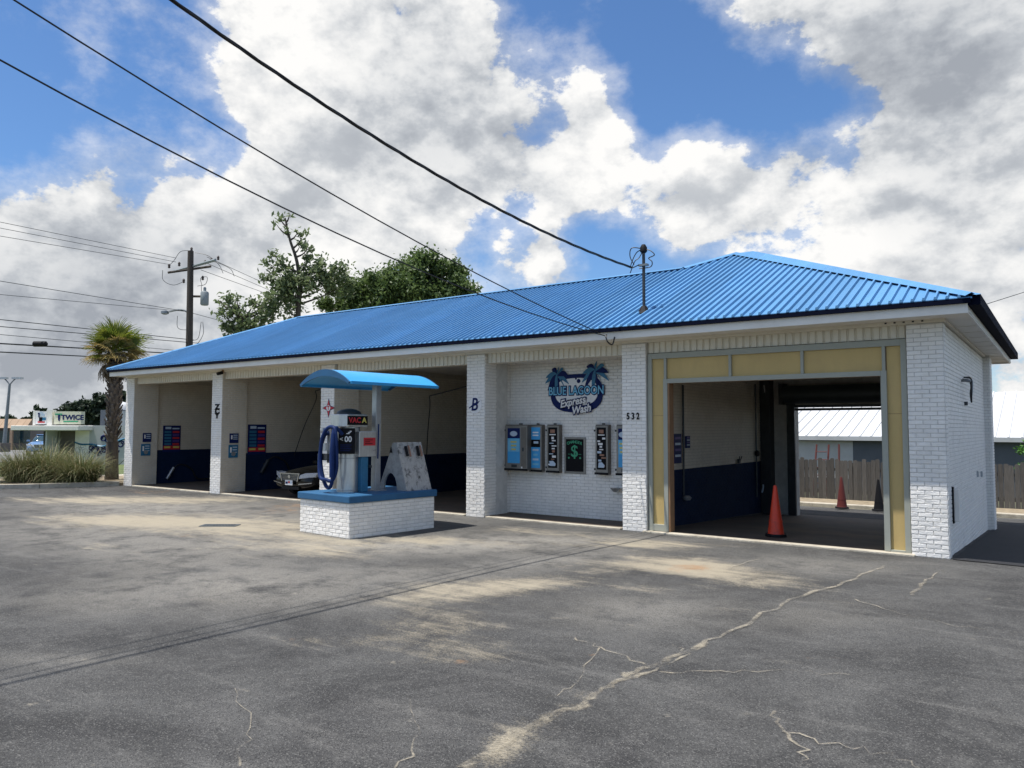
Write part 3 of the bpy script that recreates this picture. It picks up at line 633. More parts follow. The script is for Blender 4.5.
# little dark vents along the frieze by the corner pillar
for k in range(5): MB().box((-2.0+k*.13-.3, Y0-.028, 3.63), (-2.0+k*.13-.27, Y0-.021, 3.65)).build('vent_hole', 'navy_trim', B)
SL = .434
RY, PYk = (EYF+BKM)/2, (EYF+BKR)/2               # ridge lines of the long wing and of the tunnel wing
ZR, ZP = ZE+SL*(RY-EYF), ZE+SL*(PYk-EYF)
XPk = EXR-(PYk-EYF); XK = XPk-(PYk-RY); XL2 = EXL+(RY-EYF)
XVL = XPk-(PYk-EYF)
rm = MB()
def sheet(pts, t=.02):
    n = len(pts); rm.add(list(pts)+[(p[0], p[1], p[2]-t) for p in pts], [tuple(range(n)), tuple(reversed(range(n, 2*n)))]+[(i, n+i, n+(i+1) % n, (i+1) % n) for i in range(n)])
PK = (XPk, PYk, ZP); KK = (XK, RY, ZR); LL = (XL2, RY, ZR)
sheet([(EXL, EYF, ZE), (EXR, EYF, ZE), PK, KK, LL])
sheet([(EXR, EYF, ZE), (EXR, BKR, ZE), PK])
sheet([(EXL, BKM, ZE), (EXL, EYF, ZE), LL])
sheet([(EXL, BKM, ZE), LL, KK, (XVL+(BKR-BKM), BKM, ZE)])
sheet([(EXR, BKR, ZE), (XVL, BKR, ZE), PK])
sheet([(XVL, BKR, ZE), (XVL+(BKR-BKM), BKM, ZE), KK, PK])
roof = rm.build('roof', 'roof_blue', B)
def rib_mesh(L_):
    w0, w1, h = .024, .013, .040
    return [(-w0, 0, 0), (w0, 0, 0), (w1, 0, h), (-w1, 0, h), (-w0, L_, SL*L_), (w0, L_, SL*L_), (w1, L_, SL*L_+h), (-w1, L_, SL*L_+h)], [(0, 1, 2, 3), (7, 6, 5, 4), (3, 2, 6, 7), (1, 5, 6, 2), (0, 3, 7, 4)]
rc = {}
x = EXR-.16; nr = 0
while x > EXL+.1:
    L_ = min(EXR-x, x-EXL, (RY-EYF) if x < XK else (RY-EYF)+min(x-XK, 99)); L_ = min(L_, PYk-EYF)-.02
    if x > XPk: L_ = EXR-x-.02
    key = round(L_, 2)
    if key not in rc:
        v_, f_ = rib_mesh(L_); me = bpy.data.meshes.new('roof_rib'); me.from_pydata(v_, [], f_); me.materials.append(M['roof_blue']); rc[key] = me
    link_mesh('roof_rib', rc[key], roof, (x, EYF-.012, ZE)); nr += 1
    x -= .152
om = MB(); y = EYF+.15
while y < BKR-.1:
    L_ = min(y-EYF, BKR-y)-.03; v_, f_ = rib_mesh(L_); om.add([(EXR+.012-p[1], y+p[0], ZE+p[2]) for p in v_], f_)
    y += .152
y = EYF+.15
while y < BKM-.1:
    L_ = min(y-EYF, BKM-y)-.03; v_, f_ = rib_mesh(L_); om.add([(EXL-.012+p[1], y+p[0], ZE+p[2]) for p in v_], f_); y += .152
x = EXL+.2
while x < -11.6:
    L_ = min(x-EXL, RY-EYF)-.03; v_, f_ = rib_mesh(L_); om.add([(x+p[0], BKM+.012-p[1], ZE+p[2]) for p in v_], f_); x += .152
tag(om.build('roof_ribs_far', 'roof_blue', roof), kind='stuff')
def cap(a, b, w=.13):
    a = Vector(a); b = Vector(b); d = (b-a).normalized(); s = d.cross(Vector((0, 0, 1))).normalized()*w; h = Vector((0, 0, .046)); dz = Vector((0, 0, -.04))
    MB().add([a+h+Vector((0, 0, .02)), b+h+Vector((0, 0, .02)), a+s+h+dz*.9, b+s+h+dz*.9, a-s+h+dz*.9, b-s+h+dz*.9], [(0, 1, 3, 2), (0, 4, 5, 1)]).build('ridge_cap', 'roof_blue', roof)
MB().add([(EXR+.05, EYF-.02, ZE+.02), (EXR-.35, EYF+.33, ZE+.02+SL*.33), (XPk-.02, PYk-.02, ZP+.03), (XPk+.42, PYk-.02, ZP+.03), (EXR+.12, EYF+.02, ZE+.03)], [(0, 4, 3, 2, 1)]).build('hip_flashing', 'roof_blue', roof)
cap(LL, KK); cap(KK, PK); cap((EXR, EYF, ZE), PK, .11); cap((EXL, EYF, ZE), LL, .11); cap((EXR, BKR, ZE), PK)
# ---------- doorway of the tunnel: yellow panels in sage trim
fx0, fx1, fz1 = PX[4][1]+.012, PX[5][0]-.012, HD-.012
dx0, dx1, dz1 = atY(668, 450, 13.40)[0], atY(882.5, 450, 13.40)[0], 2.81
F1 = 13.40                                        # front of trim
YPN = F1+.045
MB().box((fx0, YPN+.012, 0), (dx0, F1+.16, fz1)).box((dx1, YPN+.012, 0), (fx1, F1+.16, fz1)).box((dx0, YPN+.012, dz1), (dx1, F1+.16, fz1)).build('door_surround', 'raw_wood', B)
def yp(x0, x1, z0, z1): MB().box((x0, YPN, z0), (x1, YPN+.01, z1)).build('yellow_panel', 'yellow_panel', B)
tw, ti = .085, .085
pz0 = dz1+ti; pz1 = fz1-tw-.02
xs_ = [dx0-ti+.01, atY(729.7, 360, 13.4)[0], atY(801.8, 360, 13.4)[0], dx1+ti-.01]
yp(fx0+tw, dx0-ti, .16, 2.2); yp(fx0+tw, dx0-ti, 2.206, pz1); yp(dx1+ti, fx1-tw, .06, 2.2); yp(dx1+ti, fx1-tw, 2.206, pz1)
mu = .05
yp(dx0-.02, xs_[1]-mu/2, pz0, pz1); yp(xs_[1]+mu/2, xs_[2]-mu/2, pz0, pz1); yp(xs_[2]+mu/2, dx1-.06+.1, pz0, pz1)
def tr(x0, x1, z0, z1, p=0., nm='door_trim'): MB().box((x0, F1-p, z0), (x1, YPN+.011, z1)).build(nm, 'sage_trim', B, bevel=.004)
tr(fx0, fx0+tw, 0.02, fz1); tr(fx1-tw, fx1, .02, fz1); tr(fx0+tw, fx1-tw, pz1, fz1)
tr(dx0-ti, dx0, 0.036, pz0, .012); tr(dx1, dx1+ti, .036, pz0, .012); tr(dx0, dx1, dz1, pz0, .012)
for xm in (xs_[1], xs_[2], dx0-ti*.55, dx1+ti*.55): tr(xm-mu/2, xm+mu/2, pz0, pz1, .003, 'door_mullion')
tr(fx0+tw, dx0-ti, .036, .16, .008); tr(dx1+ti, fx1-tw, .0, .06, .004)
MB().box((dx0-.02, F1+.0, .036), (dx0+.035, F1+.19, dz1)).build('door_jamb', 'raw_wood', B); MB().box((dx1-.035, F1+.162, .02), (dx1+.02, F1+.19, dz1)).build('door_jamb', 'sage_trim', B)

# ------------------------------------------------------------------ marks on the pillars
def emblem(name, label, cat='emblem'): return tag(empty(name), label, cat)
e = tag(empty('house_number', (-6.78, Y0-.012, 2.19)), 'black house number 532 on the brick pillar beside the wide doorway', 'number')
for k, c_ in enumerate('532'): text_mesh('digit', c_, .18, 'black_print', e, FRONT((k-1)*.105+.02, -.006, 0), .006, .72, 0, .004)
def disc(name, r, t, mat, parent, mtx, n=28):
    m = MB().lathe([(r, 0), (r, t)], n=n); o = m.build(name, mat, parent); o.matrix_local = mtx; return o
p = atY(475.5, 405, Y0)
e = tag(empty('round_emblem', (p[0], Y0-.0115, p[2])), 'round white emblem with navy script B on brick pillar', 'emblem')
disc('backing', .19, .006, 'white_print', e, FRONT(0, 0, 0))
text_mesh('letter', 'B', .40, 'navy_print', e, FRONT(-.02, -.009, .0), .003, .85, .15, .006)
o = MB().tube([(-.17, 0, -.07), (-.08, 0, -.02), (.05, 0, .02), (.13, 0, .09)], [.012, .02, .02, .008], 6).build('swash', 'navy_print', e); o.scale = (1, .3, 1); o.location = (0, -.009, 0)
p = atY(217.5, 411.5, Y0)
e = tag(empty('stacked_emblem', (p[0], Y0-.0115, p[2])), 'dark stacked letter emblem on the second pillar from the left', 'emblem')
text_mesh('letter', 'Z', .21, 'black_print', e, FRONT(0, -.002, .13), .004, 1.5, 0, .014)
text_mesh('letter', 'C', .21, 'black_print', e, FRONT(0, -.002, .0), .004, 1.5, 0, .014)
text_mesh('letter', 'Y', .21, 'black_print', e, FRONT(0, -.002, -.13), .004, 1.5, 0, .014)
p = atY(329, 408, Y0)
e = tag(empty('star_emblem', (p[0], Y0-.0115, p[2])), 'red and navy four pointed star emblem on pillar behind the vacuum island', 'emblem')
def star(R_, r_, n=8): return [((R_ if i % 2 == 0 else r_)*math.cos(math.pi*2*i/n), (R_ if i % 2 == 0 else r_)*math.sin(math.pi*2*i/n)) for i in range(n)]
for nm, a, b, y, mt in (('star', .25, .09, 0, 'navy_print'), ('star_inlay', .22, .07, -.004, 'red_print')):
    MB().prism(star(a, b), lambda u, w, y=y: (u, y, w), lambda u, w, y=y: (u, y-.004, w)).build(nm, mt, e)
disc('centre', .075, .004, 'white_print', e, FRONT(0, -.009, 0)); text_mesh('letter', 'T', .13, 'red_print', e, FRONT(0, -.014, 0), .002, 1, 0, .008)

# ------------------------------------------------------------------ logo on the recess wall
def logo():
    p0 = atY(544, 370, 14.39); p1 = atY(609, 412, 14.39); W = p1[0]-p0[0]
    pc = atY(576.5, 391, 14.385)
    e = tag(empty('logo_sign', (pc[0], 14.391, pc[2])), 'dark blue palm and lagoon logo sign high on recess wall', 'sign')
    s = W/2.45
    def ell(a, b, y, n=40, pw=2.6):
        out = []
        for i in range(n):
            t = 2*math.pi*i/n; c, q = math.cos(t), math.sin(t)
            out.append((a*math.copysign(abs(c)**(2/pw), c), b*math.copysign(abs(q)**(2/pw), q)-.05+y))
        return out
    def plate(name, poly, y0, y1, mt): return MB().prism([(u*s, w*s) for u, w in poly], lambda u, w: (u, y0, w), lambda u, w: (u, y1, w)).build(name, mt, e)
    plate('badge', ell(.98, .62, -.02), -.010, -.022, 'navy_print')
    plate('badge_field', ell(.80, .45, .02), -.0222, -.027, 'white_print')
    plate('lagoon', [(-.72, -.25), (-.2, -.42), (.2, -.42), (.7, -.25), (.72, -.05), (-.72, -.05)], -.0272, -.030, 'white_print')
    text_mesh('lettering_outline', 'BLUE LAGOON', .38*s, 'navy_print', e, FRONT(0, -.036, .0), .004, .80, 0, .038*s)
    text_mesh('lettering', 'BLUE LAGOON', .38*s, 'cyan_print', e, FRONT(0, -.042, .0), .003, .80, 0, .004)
    for t_, x_, z_ in (('Express', -.12, -.36), ('Wash', .2, -.60)):
        mt = FRONT(x_*s, -.046, z_*s) @ Matrix.Rotation(R(9), 4, 'Z')
        text_mesh('lettering_outline', t_, .34*s, 'navy_print', e, mt, .004, .9, .3, .045*s)
        text_mesh('lettering', t_, .34*s, 'white_print', e, FRONT(x_*s, -.052, z_*s) @ Matrix.Rotation(R(9), 4, 'Z'), .003, .9, .3, .006)
    for cx, cz, r_, k in ((-.72, .42, .46, 0), (.72, .50, .50, 1)):
        rr = random.Random(k+3)
        for j in range(11):
            a = R(-75+j*33+rr.uniform(-8, 8)); pts = []
            for q in range(9):
                t = q/8; L_ = r_*t; pts.append((cx+L_*math.cos(a), cz+.12+L_*math.sin(a)-.36*t*t*r_*1.3))
            poly = []
            for q, (u, w) in enumerate(pts): poly.append((u, w, .085*math.sin(math.pi*min(1, (q+.8)/9))+.006))
            up_ = [(u+d*math.sin(a)*.6, w+d) for u, w, d in poly]; dn_ = [(u-d*math.sin(a)*.6, w-d) for u, w, d in poly]
            y0 = -.030-j*.0004
            MB().prism([(u*s, w*s) for u, w in up_+dn_[::-1]], lambda u, w, y0=y0: (u, y0, w), lambda u, w, y0=y0: (u, y0-.004, w)).build('palm_frond', 'teal_print' if j % 3 else 'navy_print', e)
    for u, w, r_ in ((.10, .32, .07), (.0, .40, .035), (.06, .50, .03), (.2, .46, .028)): disc('bubble', r_*s, .003, 'navy_print', e, FRONT(u*s, -.0275, w*s), 14)
logo()

# ------------------------------------------------------------------ vending machines in the recess
def machine(px0, px1, py0, py1, label, depth, face, Yw=14.392, side=0.):
    a = atY(px0, py0, Yw-depth); b = atY(px1, py1, Yw-depth); w = b[0]-a[0]; zt = (a[2]); zb = b[2]; h = zt-zb
    e = tag(empty('vending_machine', ((a[0]+b[0])/2, Yw, zb)), label, 'vending machine', 'vending machines in the recess')
    MB().box((-w/2, -depth+.02, 0), (w/2, 0, h)).build('cabinet', 'machine_bronze', e, bevel=.008)
    MB().box((-w/2+.005, -depth, .03), (w/2-.005, -depth+.019, h-.03)).build('door', 'machine_door', e, bevel=.006)
    MB().box((-w/2-.012, -depth-.01, .0), (w/2+.005, -depth+.01, .045)).build('bottom_tray', 'black_plastic', e)
    for z_ in (.09, h-.15): MB().box((-w/2-.03, -depth+.0, z_), (-w/2-.004, -depth+.03, z_+.04)).build('hinge', 'dark_steel', e)
    MB().box((w*.05-.03, -depth*.6, h+.0), (w*.05+.03, -depth*.4, h+.03)).build('top_lug', 'dark_steel', e)
    yv = -depth-.001
    def art(name, u0, u1, v0, v1, mt, lay=1): MB().box((u0*w-w/2, yv-.003*lay, v0*h), (u1*w-w/2, yv-.003*(lay-1), v1*h)).build(name, mt, e)
    rr = random.Random(px0)
    if face == 'foam':
        art('poster', .13, .68 if side else .87, .16, .92, 'sky_print'); art('poster_top', .13, .68, .70, .92, 'navy_print', 2); art('poster_fade', .15, .66, .16, .40, 'sky_print', 2); art('poster_mid', .15, .66, .41, .69, 'cyan_print', 2)
        c = (.405-.5)*w
        disc('poster_logo', .10, .003, 'pale_print', e, FRONT(c, yv-.0062, .80*h), 20).scale = (1, .6, 1)
        for k, t_ in enumerate((.62, .54, .46)): MB().cbox((c, yv-.0075, t_*h), (.17-.02*k, .003, .035)).build('poster_line', 'yellow_print', e)
        art('keypad', .30, .55, .07, .13, 'dark_steel', 1); art('lock', .78, .86, .42, .5, 'dark_steel', 2); art('price_tag', .74, .80, .05, .09, 'white_print', 2); art('side_door', .74, .96, .06, .94, 'machine_bronze', 1)
    elif face == 'blue':
        art('poster', .12, .88, .08, .94, 'sky_print'); art('poster_band', .12, .88, .52, .68, 'black_print', 2)
        for k in range(2): MB().cbox((0, yv-.0065, (.83-.06*k)*h), (w*.5, .003, .03)).build('poster_line', 'white_print', e)
        MB().cbox((.04*w, yv-.0075, .62*h), (w*.4, .003, .05)).build('product', 'pale_print', e)
        for k in range(4): MB().cbox((0, yv-.0065, (.46-.10*k)*h), (w*rr.uniform(.35, .55), .003, .045)).build('product', 'cyan_print' if k % 2 else 'pale_print', e)
    elif face == 'black':
        art('poster', .14, .86, .10, .94, 'black_print')
        MB().cbox((0, yv-.0065, .86*h), (w*.36, .003, .075)).build('product', 'brown_print', e); MB().cbox((0, yv-.0065, .79*h), (w*.5, .003, .022)).build('poster_line', 'white_print', e)
        for k in range(11):
            MB().cbox((rr.uniform(-.2, .2)*w, yv-.0065-.0004*k, (.72-.055*k)*h), (w*rr.uniform(.15, .4), .003, rr.uniform(.015, .055))).build('product', rr.choice(['white_print', 'pale_print', 'brown_print', 'white_print']), e)
        MB().prism([(-.24*w, .14*h), (.22*w, .14*h), (.26*w, .19*h), (.05*w, .25*h), (-.2*w, .24*h)], lambda u, v_: (u, yv-.0112, v_), lambda u, v_: (u, yv-.014, v_)).build('product', 'pale_print', e)
    return e
machine(505, 527, 424.5, 471, 'wide vending machine with blue and yellow poster beside pillar with the B', .30, 'foam', side=1)
machine(530, 541.5, 424.5, 472, 'slim vending machine with blue poster, second from the left', .14, 'blue')
machine(546.5, 559, 424.5, 473, 'slim black vending machine just left of the money changer', .14, 'black')
machine(595, 608, 424.5, 475, 'slim black vending machine right of the money changer', .14, 'black')
machine(616, 634, 424.5, 476, 'vending machine half hidden behind pillar numbered 532', .28, 'foam')
a = atY(564.5, 437, 14.37); b = atY(585.5, 474, 14.37); w = b[0]-a[0]; h = a[2]-b[2]
e = tag(empty('money_changer', ((a[0]+b[0])/2, 14.392, b[2])), 'black money changer with green dollar sign set in the white recess wall', 'changer')
MB().box((-w/2, -.03, 0), (w/2, 0, h)).build('frame', 'machine_door', e, bevel=.004)
MB().box((-w/2+.045, -.036, .045), (w/2-.045, -.0302, h-.045)).build('face_plate', 'black_print', e)
text_mesh('dollar_sign', '$', .36, 'green_print', e, FRONT(0, -.040, h*.60), .003, 1, 0, .004)
for k, c_ in enumerate('CHANGER'):
    t = (k-3)/3; text_mesh('lettering', c_, .085, 'green_print', e, FRONT(t*.165, -.040, h*.865-.03*t*t) @ Matrix.Rotation(R(-14*t), 4, 'Z'), .002, 1, 0, .002)
for s in (-1, 1):
    disc('button', .022, .006, 'green_print', e, FRONT(s*w*.27, -.037, h*.43), 14); MB().cbox((s*w*.25, -.038, h*.53), (.07, .004, .008)).build('arrow_line', 'green_print', e)

# small wall cup under the right machine
p = atY(618, 489, 14.39); e = tag(MB().lathe([(.05, 0), (.10, .06), (.11, .08)], n=16).build('wall_dish', 'grey_steel', smooth=True, loc=(p[0], 14.27, p[2]-.05)), 'small grey metal dish on recess wall beside pillar numbered 532', 'dish')

# ------------------------------------------------------------------ signs and hoses in the bays
def bay_signs(i, xw, label_bay):
    def sgn(px0, px1, py0, py1, X, name, lab, cat):
        a = atX(px0, py0, X); b = atX(px1, py1, X); w = b[1]-a[1]; h = abs(a[2]-b[2]); e = tag(empty(name, (X, (a[1]+b[1])/2, (a[2]+b[2])/2)), lab, cat, name.replace('_', ' ')+'s in the wash bays')
        return e, w, h
    return sgn
sg = bay_signs(0, 0, '')
def menu_board(px0, px1, py0, py1, X, lab):
    e, w, h = sg(px0, px1, py0, py1, X, 'menu_board', lab, 'sign')
    panel_part('board', e, EAST(0, 0, 0), w, h, .012, 'navy_print')
    def art(name, u0, u1, v0, v1, mt, k=1): 
        o = MB().box((u0*w, v0*h, .012+.002*(k-1)+.0002), (u1*w, v1*h, .012+.002*k)).build(name, mt, e); o.matrix_local = EAST(0, 0, 0)
    art('title', -.38, -.05, .36, .45, 'pale_print'); art('title', .02, .42, .36, .41, 'pale_print')
    for k in range(5):
        z = .26-.115*k
        art('price_line', -.42, -.04, z-.045, z+.035, 'teal_print'); art('price_line', .04, .42, z-.045, z+.03, 'red_print' if k % 2 == 0 else 'purple_print')
    art('price_band', -.46, .46, -.41, -.27, 'red_print'); art('price_block', -.42, -.08, -.36, -.29, 'yellow_print', 2); art('price_block', .08, .42, -.36, -.29, 'yellow_print', 2)
def small_sign(px0, px1, py0, py1, X, lab, kind):
    e, w, h = sg(px0, px1, py0, py1, X, 'control_panel', lab, 'panel')
    panel_part('plate', e, EAST(0, 0, 0), w, h, .02, 'navy_print' if kind else 'teal_print', .004)
    o = MB().box((-.36*w, -.1*h, .0202), (-.2*w, .32*h, .024)).build('mark', 'white_print', e); o.matrix_local = EAST(0, 0, 0)
    for k in range(3):
        o = MB().box((-.1*w, (.28-.2*k)*h, .0202), (.38*w, (.36-.2*k)*h, .024)).build('mark', 'pale_print', e); o.matrix_local = EAST(0, 0, 0)
    if not kind:
        o = MB().lathe([(.22*w, 0), (.22*w, .012)], n=16).build('dial', 'grey_steel', e); o.matrix_local = EAST(.02, -.02*0, -.2*h)
w0 = [PX[i][1]-.085 for i in range(3)]; p0 = [PX[i][1]+.010 for i in range(3)]
menu_board(163.2, 180, 425.5, 451.5, w0[0], 'navy and red price board on the wall of the leftmost bay')
menu_board(248, 265.5, 424.5, 454, w0[1], 'navy and red price board in the bay where the black car stands')
small_sign(142.8, 151, 433, 442, p0[0], 'upper small navy panel inside the leftmost pillar', 1)
small_sign(141, 150, 444, 455.5, p0[0], 'lower small teal panel inside the leftmost pillar', 0)
small_sign(229.5, 238, 433.5, 443, p0[1], 'upper small navy panel inside the second pillar from the left', 1)
small_sign(228.5, 237.5, 445, 457.5, p0[1], 'lower small teal panel inside the second pillar from the left', 0)
a = atX(672.5, 443, -6.6); 
def tunnel_panel(px0, px1, py0, py1, lab):
    X = -6.6; a = atX(px0, py0, X); b = atX(px1, py1, X); w = b[1]-a[1]; h = a[2]-b[2]
    e = tag(empty('control_panel', (X, (a[1]+b[1])/2, (a[2]+b[2])/2)), lab, 'panel', 'control panels in the tunnel'); panel_part('plate', e, EAST(0, 0, 0), w, h, .03, 'navy_print', .004)
    for k in range(4):
        o = MB().box((-.35*w, (.32-.2*k)*h, .0302), (.35*w, (.40-.2*k)*h, .034)).build('mark', 'pale_print' if k % 2 else 'purple_print', e); o.matrix_local = EAST(0, 0, 0)
tunnel_panel(672.5, 680.5, 434, 463, 'tall navy panel on the left wall inside the tunnel'); tunnel_panel(685, 689, 436, 448, 'small navy panel next to the downpipe inside the tunnel')

def hanging(name, lab, pts, r, mat='hose_black', cat='hose', n=6): return tag(MB().tube(pts, r, n).build(name, mat, smooth=True), lab, cat)
def catmull(P, n=8):
    P = [Vector(p) for p in P]; out = []
    Q = [P[0]*2-P[1]]+P+[P[-1]*2-P[-2]]
    for i in range(1, len(Q)-2):
        for k in range(n):
            t = k/n; a, b, c, d = Q[i-1:i+3]
            out.append(.5*((2*b)+(c-a)*t+(2*a-5*b+4*c-d)*t*t+(3*b-a-3*c+d)*t**3))
    out.append(P[-1]); return out
def boom(lab, pa, pb, pe, X1):
    # ceiling boom: arm from its swivel, hose hanging from the tip to the wall
    e = tag(empty('boom_hose', tuple(pa)), lab, 'hose', 'boom hoses in the wash bays'); A_ = Vector(pa)
    MB().lathe([(.05, -.0), (.05, .12)], n=12).build('swivel', 'grey_steel', e, loc=(0, 0, -.05))
    MB().tube([(0, 0, 0), Vector(pb)-A_], .018, 6).build('arm', 'dark_steel', e)
    MB().tube(catmull([Vector(pb)-A_, Vector(pb)-A_+Vector((0, .02, -.3)), (Vector(pb)+Vector(pe))/2-A_+Vector((0, .0, -.05)), Vector(pe)-A_]), .014, 6).build('hose', 'hose_black', e, smooth=True)
cz = 3.55
pb = atY(315.5, 391, 16.0); pe = atX(294, 456, w0[1]); boom('ceiling boom with black hose hanging over the parked black car', (pb[0]+1.6, 16.6, cz), pb, pe, 0)
pb = atX(429.5, 396, -14.2); pe = atX(426.5, 459, -15.2); pa = atY(475, 383, 17.0); boom('ceiling boom with black hose in the bay behind the vacuum island', (-11.6, 17.0, cz), pb, pe, 0)
def wash_brush(X, px, py, lab):
    p = atX(px, py, X); e = tag(empty('wash_brush', (X+.06, p[1], p[2])), lab, 'brush', 'wash brushes on the blue dados')
    MB().tube([(0, -.14, -.26), (0, .10, .12)], .05, 10).build('holder', 'grey_steel' if px < 200 else 'dark_steel', e, smooth=True)
    MB().tube(catmull([(0, .10, .12), (.02, .35, .22), (.02, .75, .05), (.0, 1.0, -.3), (.02, 1.5, -.32), (0, 2.1, -.30)]), .022, 6).build('hose', 'hose_black', e, smooth=True)
    MB().box((-.06, -.03, -.03), (-.03, .03, .03)).build('bracket', 'dark_steel', e)
wash_brush(w0[0], 170, 471, 'foam brush in grey holder on the blue dado of the leftmost bay')
wash_brush(w0[1], 264, 464, 'foam brush on the blue dado beside the black car')
# hoses and pipes in the tunnel
X = -6.60
def pipe(lab, pxa, pya, pxb, pyb, r, mat='dark_steel'):
    a = atX(pxa, pya, X+.03); b = atX(pxb, pyb, X+.03); 
    e = tag(empty('wall_pipe', (X+.03, b[1], b[2])), lab, 'pipe', 'pipes on the tunnel wall'); MB().tube([(0, 0, 0), (0, 0, min(a[2], 3.55)-b[2])], r, 8).build('pipe', mat, e); return e
e = pipe('thin downpipe with round outlet near the tunnel mouth', 683.5, 385, 684, 497, .022); MB().lathe([(.07, 0), (.09, .05), (.05, .09)], n=14).build('outlet', 'grey_steel', e, loc=(.07, 0, -.06))
e = pipe('dark pipe with valve halfway along the tunnel wall', 756, 384, 757, 497, .02); MB().lathe([(.03, 0), (.06, .03), (.06, .12), (.03, .16)], n=10).build('valve', 'black_plastic', e, loc=(.02, 0, 1.05))
e = tag(empty('wall_bracket', tuple(atX(739, 461, X+.03))), 'small forked bracket on the tunnel wall', 'bracket'); MB().box((-.02, -.05, -.05), (.03, .05, .05)).build('plate', 'dark_steel', e)
for s in (-1, 1): MB().tube([(.02, s*.03, .0), (.05, s*.08, .12)], .012, 6).build('prong', 'dark_steel', e)
a = atX(764, 385, X+.12); b = atX(771, 475, X+.12)
tag(MB().tube(catmull([(a[0], a[1], min(a[2], 3.58)), tuple((a+b)/2+np.array([.02, .03, .02])), tuple(b)]), .016, 6).build('wand_hose', 'white_print', smooth=True), 'pale wand hose hanging at the far end of the tunnel wall', 'hose')
p = atX(762, 488, X+.06); e = tag(MB().tube([(p[0], p[1], p[2]-.12), (p[0]+.02, p[1]+.04, p[2]+.02), (p[0], p[1]+.1, p[2]+.08)], .022, 8).build('spray_gun', 'pale_print', smooth=True), 'pale spray gun hooked low on the blue tunnel wall', 'nozzle')
# camera on the second pillar top
p = atY(226.5, 372.5, Y0+.02); e = tag(empty('security_camera', (PX[1][1]+.05, Y0-.05, p[2])), 'small dark security camera under the eave by second pillar', 'camera')
MB().tube([(0, 0, 0), (.0, -.16, -.05)], .05, 10).build('body', 'black_plastic', e, smooth=True); MB().box((-.03, -.0, .0), (.03, .05, .12)).build('bracket', 'raw_wood', e)

# ------------------------------------------------------------------ fittings on the side wall
p = atX(964, 385, XW+.01)
e = tag(empty('wall_fitting', (XW, p[1], p[2])), 'bent black pipe fitting high on the white side wall', 'fitting')
MB().tube([(0, -.42, .06), (.08, -.42, .06), (.15, -.37, .05)], .024, 8).build('spout', 'galvanised', e, smooth=True)
MB().tube(catmull([(0, -.2, .10), (.12, -.18, .06), (.13, -.08, -.15), (.12, .02, -.32), (.1, .1, -.15), (.12, .16, .06), (.1, .05, .14), (0, -.02, .14)]), .013, 8).build('loop', 'cable_black', e, smooth=True)
MB().tube(catmull([(.0, .16, .16), (.12, .17, .10), (.13, .12, -.1), (.12, .03, -.25)]), .012, 8).build('strap', 'galvanised', e, smooth=True)
MB().box((0, .0, -.38), (.06, .05, -.31)).build('box', 'dark_steel', e)
p = atX(953.5, 505, XW+.02); e = tag(empty('bumper_rail', (XW, p[1], p[2])), 'short vertical pale rail with dark back low on the white side wall', 'rail')
MB().box((.0, -.07, -.29), (.03, .06, .29)).build('back_plate', 'black_plastic', e); MB().box((.031, -.055, -.26), (.11, .05, .26)).build('rail', 'white_trim', e, bevel=.01)
for k, px in enumerate((977, 981)):
    p = atX(px, 474, XW+.012); e = tag(MB().box((-.0, -.04, -.06), (.03, .04, .06)).box((.03, -.025, .0), (.035, .025, .045)).box((.03, -.025, -.045), (.035, .025, .0)).build('wall_outlet', 'pale_wall', loc=(XW+.009, p[1], p[2])), 'left one of two small outlets on the side wall' if k == 0 else 'right one of two small outlets on the side wall', 'outlet')

# ------------------------------------------------------------------ service mast on the roof
my = 13.55; mp = atY(644, 311, my); zr = ZE+SL*(my-EYF); top = atY(644, 245, my)[2]
e = tag(empty('service_mast', (mp[0], my, zr)), 'steel electric service mast with weatherhead standing on blue roof', 'mast')
H_ = top-zr
MB().tube([(0, 0, -.1), (0, 0, H_-.1)], .030, 12).build('pipe', 'dark_steel', e, smooth=True)
MB().lathe([(.04, 0), (.07, .03), (.07, .11), (.035, .17)], n=12).build('weatherhead', 'black_plastic', e, smooth=True, loc=(0, 0, H_-.16))
MB().lathe([(.14, -.06), (.09, .03), (.05, .10)], n=14).build('flashing', 'black_plastic', e, loc=(0, 0, .02))
MB().box((-.09, -.05, H_-.42), (.09, .05, H_-.38)).build('clamp', 'galvanised', e)
for k, pts in enumerate([[(0, 0, -.03), (-.18, -.05, -.12), (-.30, -.1, -.38), (-.28, -.12, -.50), (-.1, -.04, -.42)], [(0, 0, -.03), (-.28, -.1, .0), (-.34, -.1, -.2), (-.22, -.1, -.42)], [(0, 0, -.03), (.2, 0, -.1), (.32, 0, -.22), (.15, 0, -.28), (.25, 0, -.38), (.2, 0, -.5), (-.1, -.05, -.52)], [(0, 0, -.05), (-.1, -.05, -.25), (-.2, -.1, -.35), (-.34, -.1, -.62)]]):
    MB().tube(catmull([(x*.72, y, H_-.05+z*.8) for x, y, z in pts], 6), .010, 6).build('lead_wire', 'cable_black', e, smooth=True)

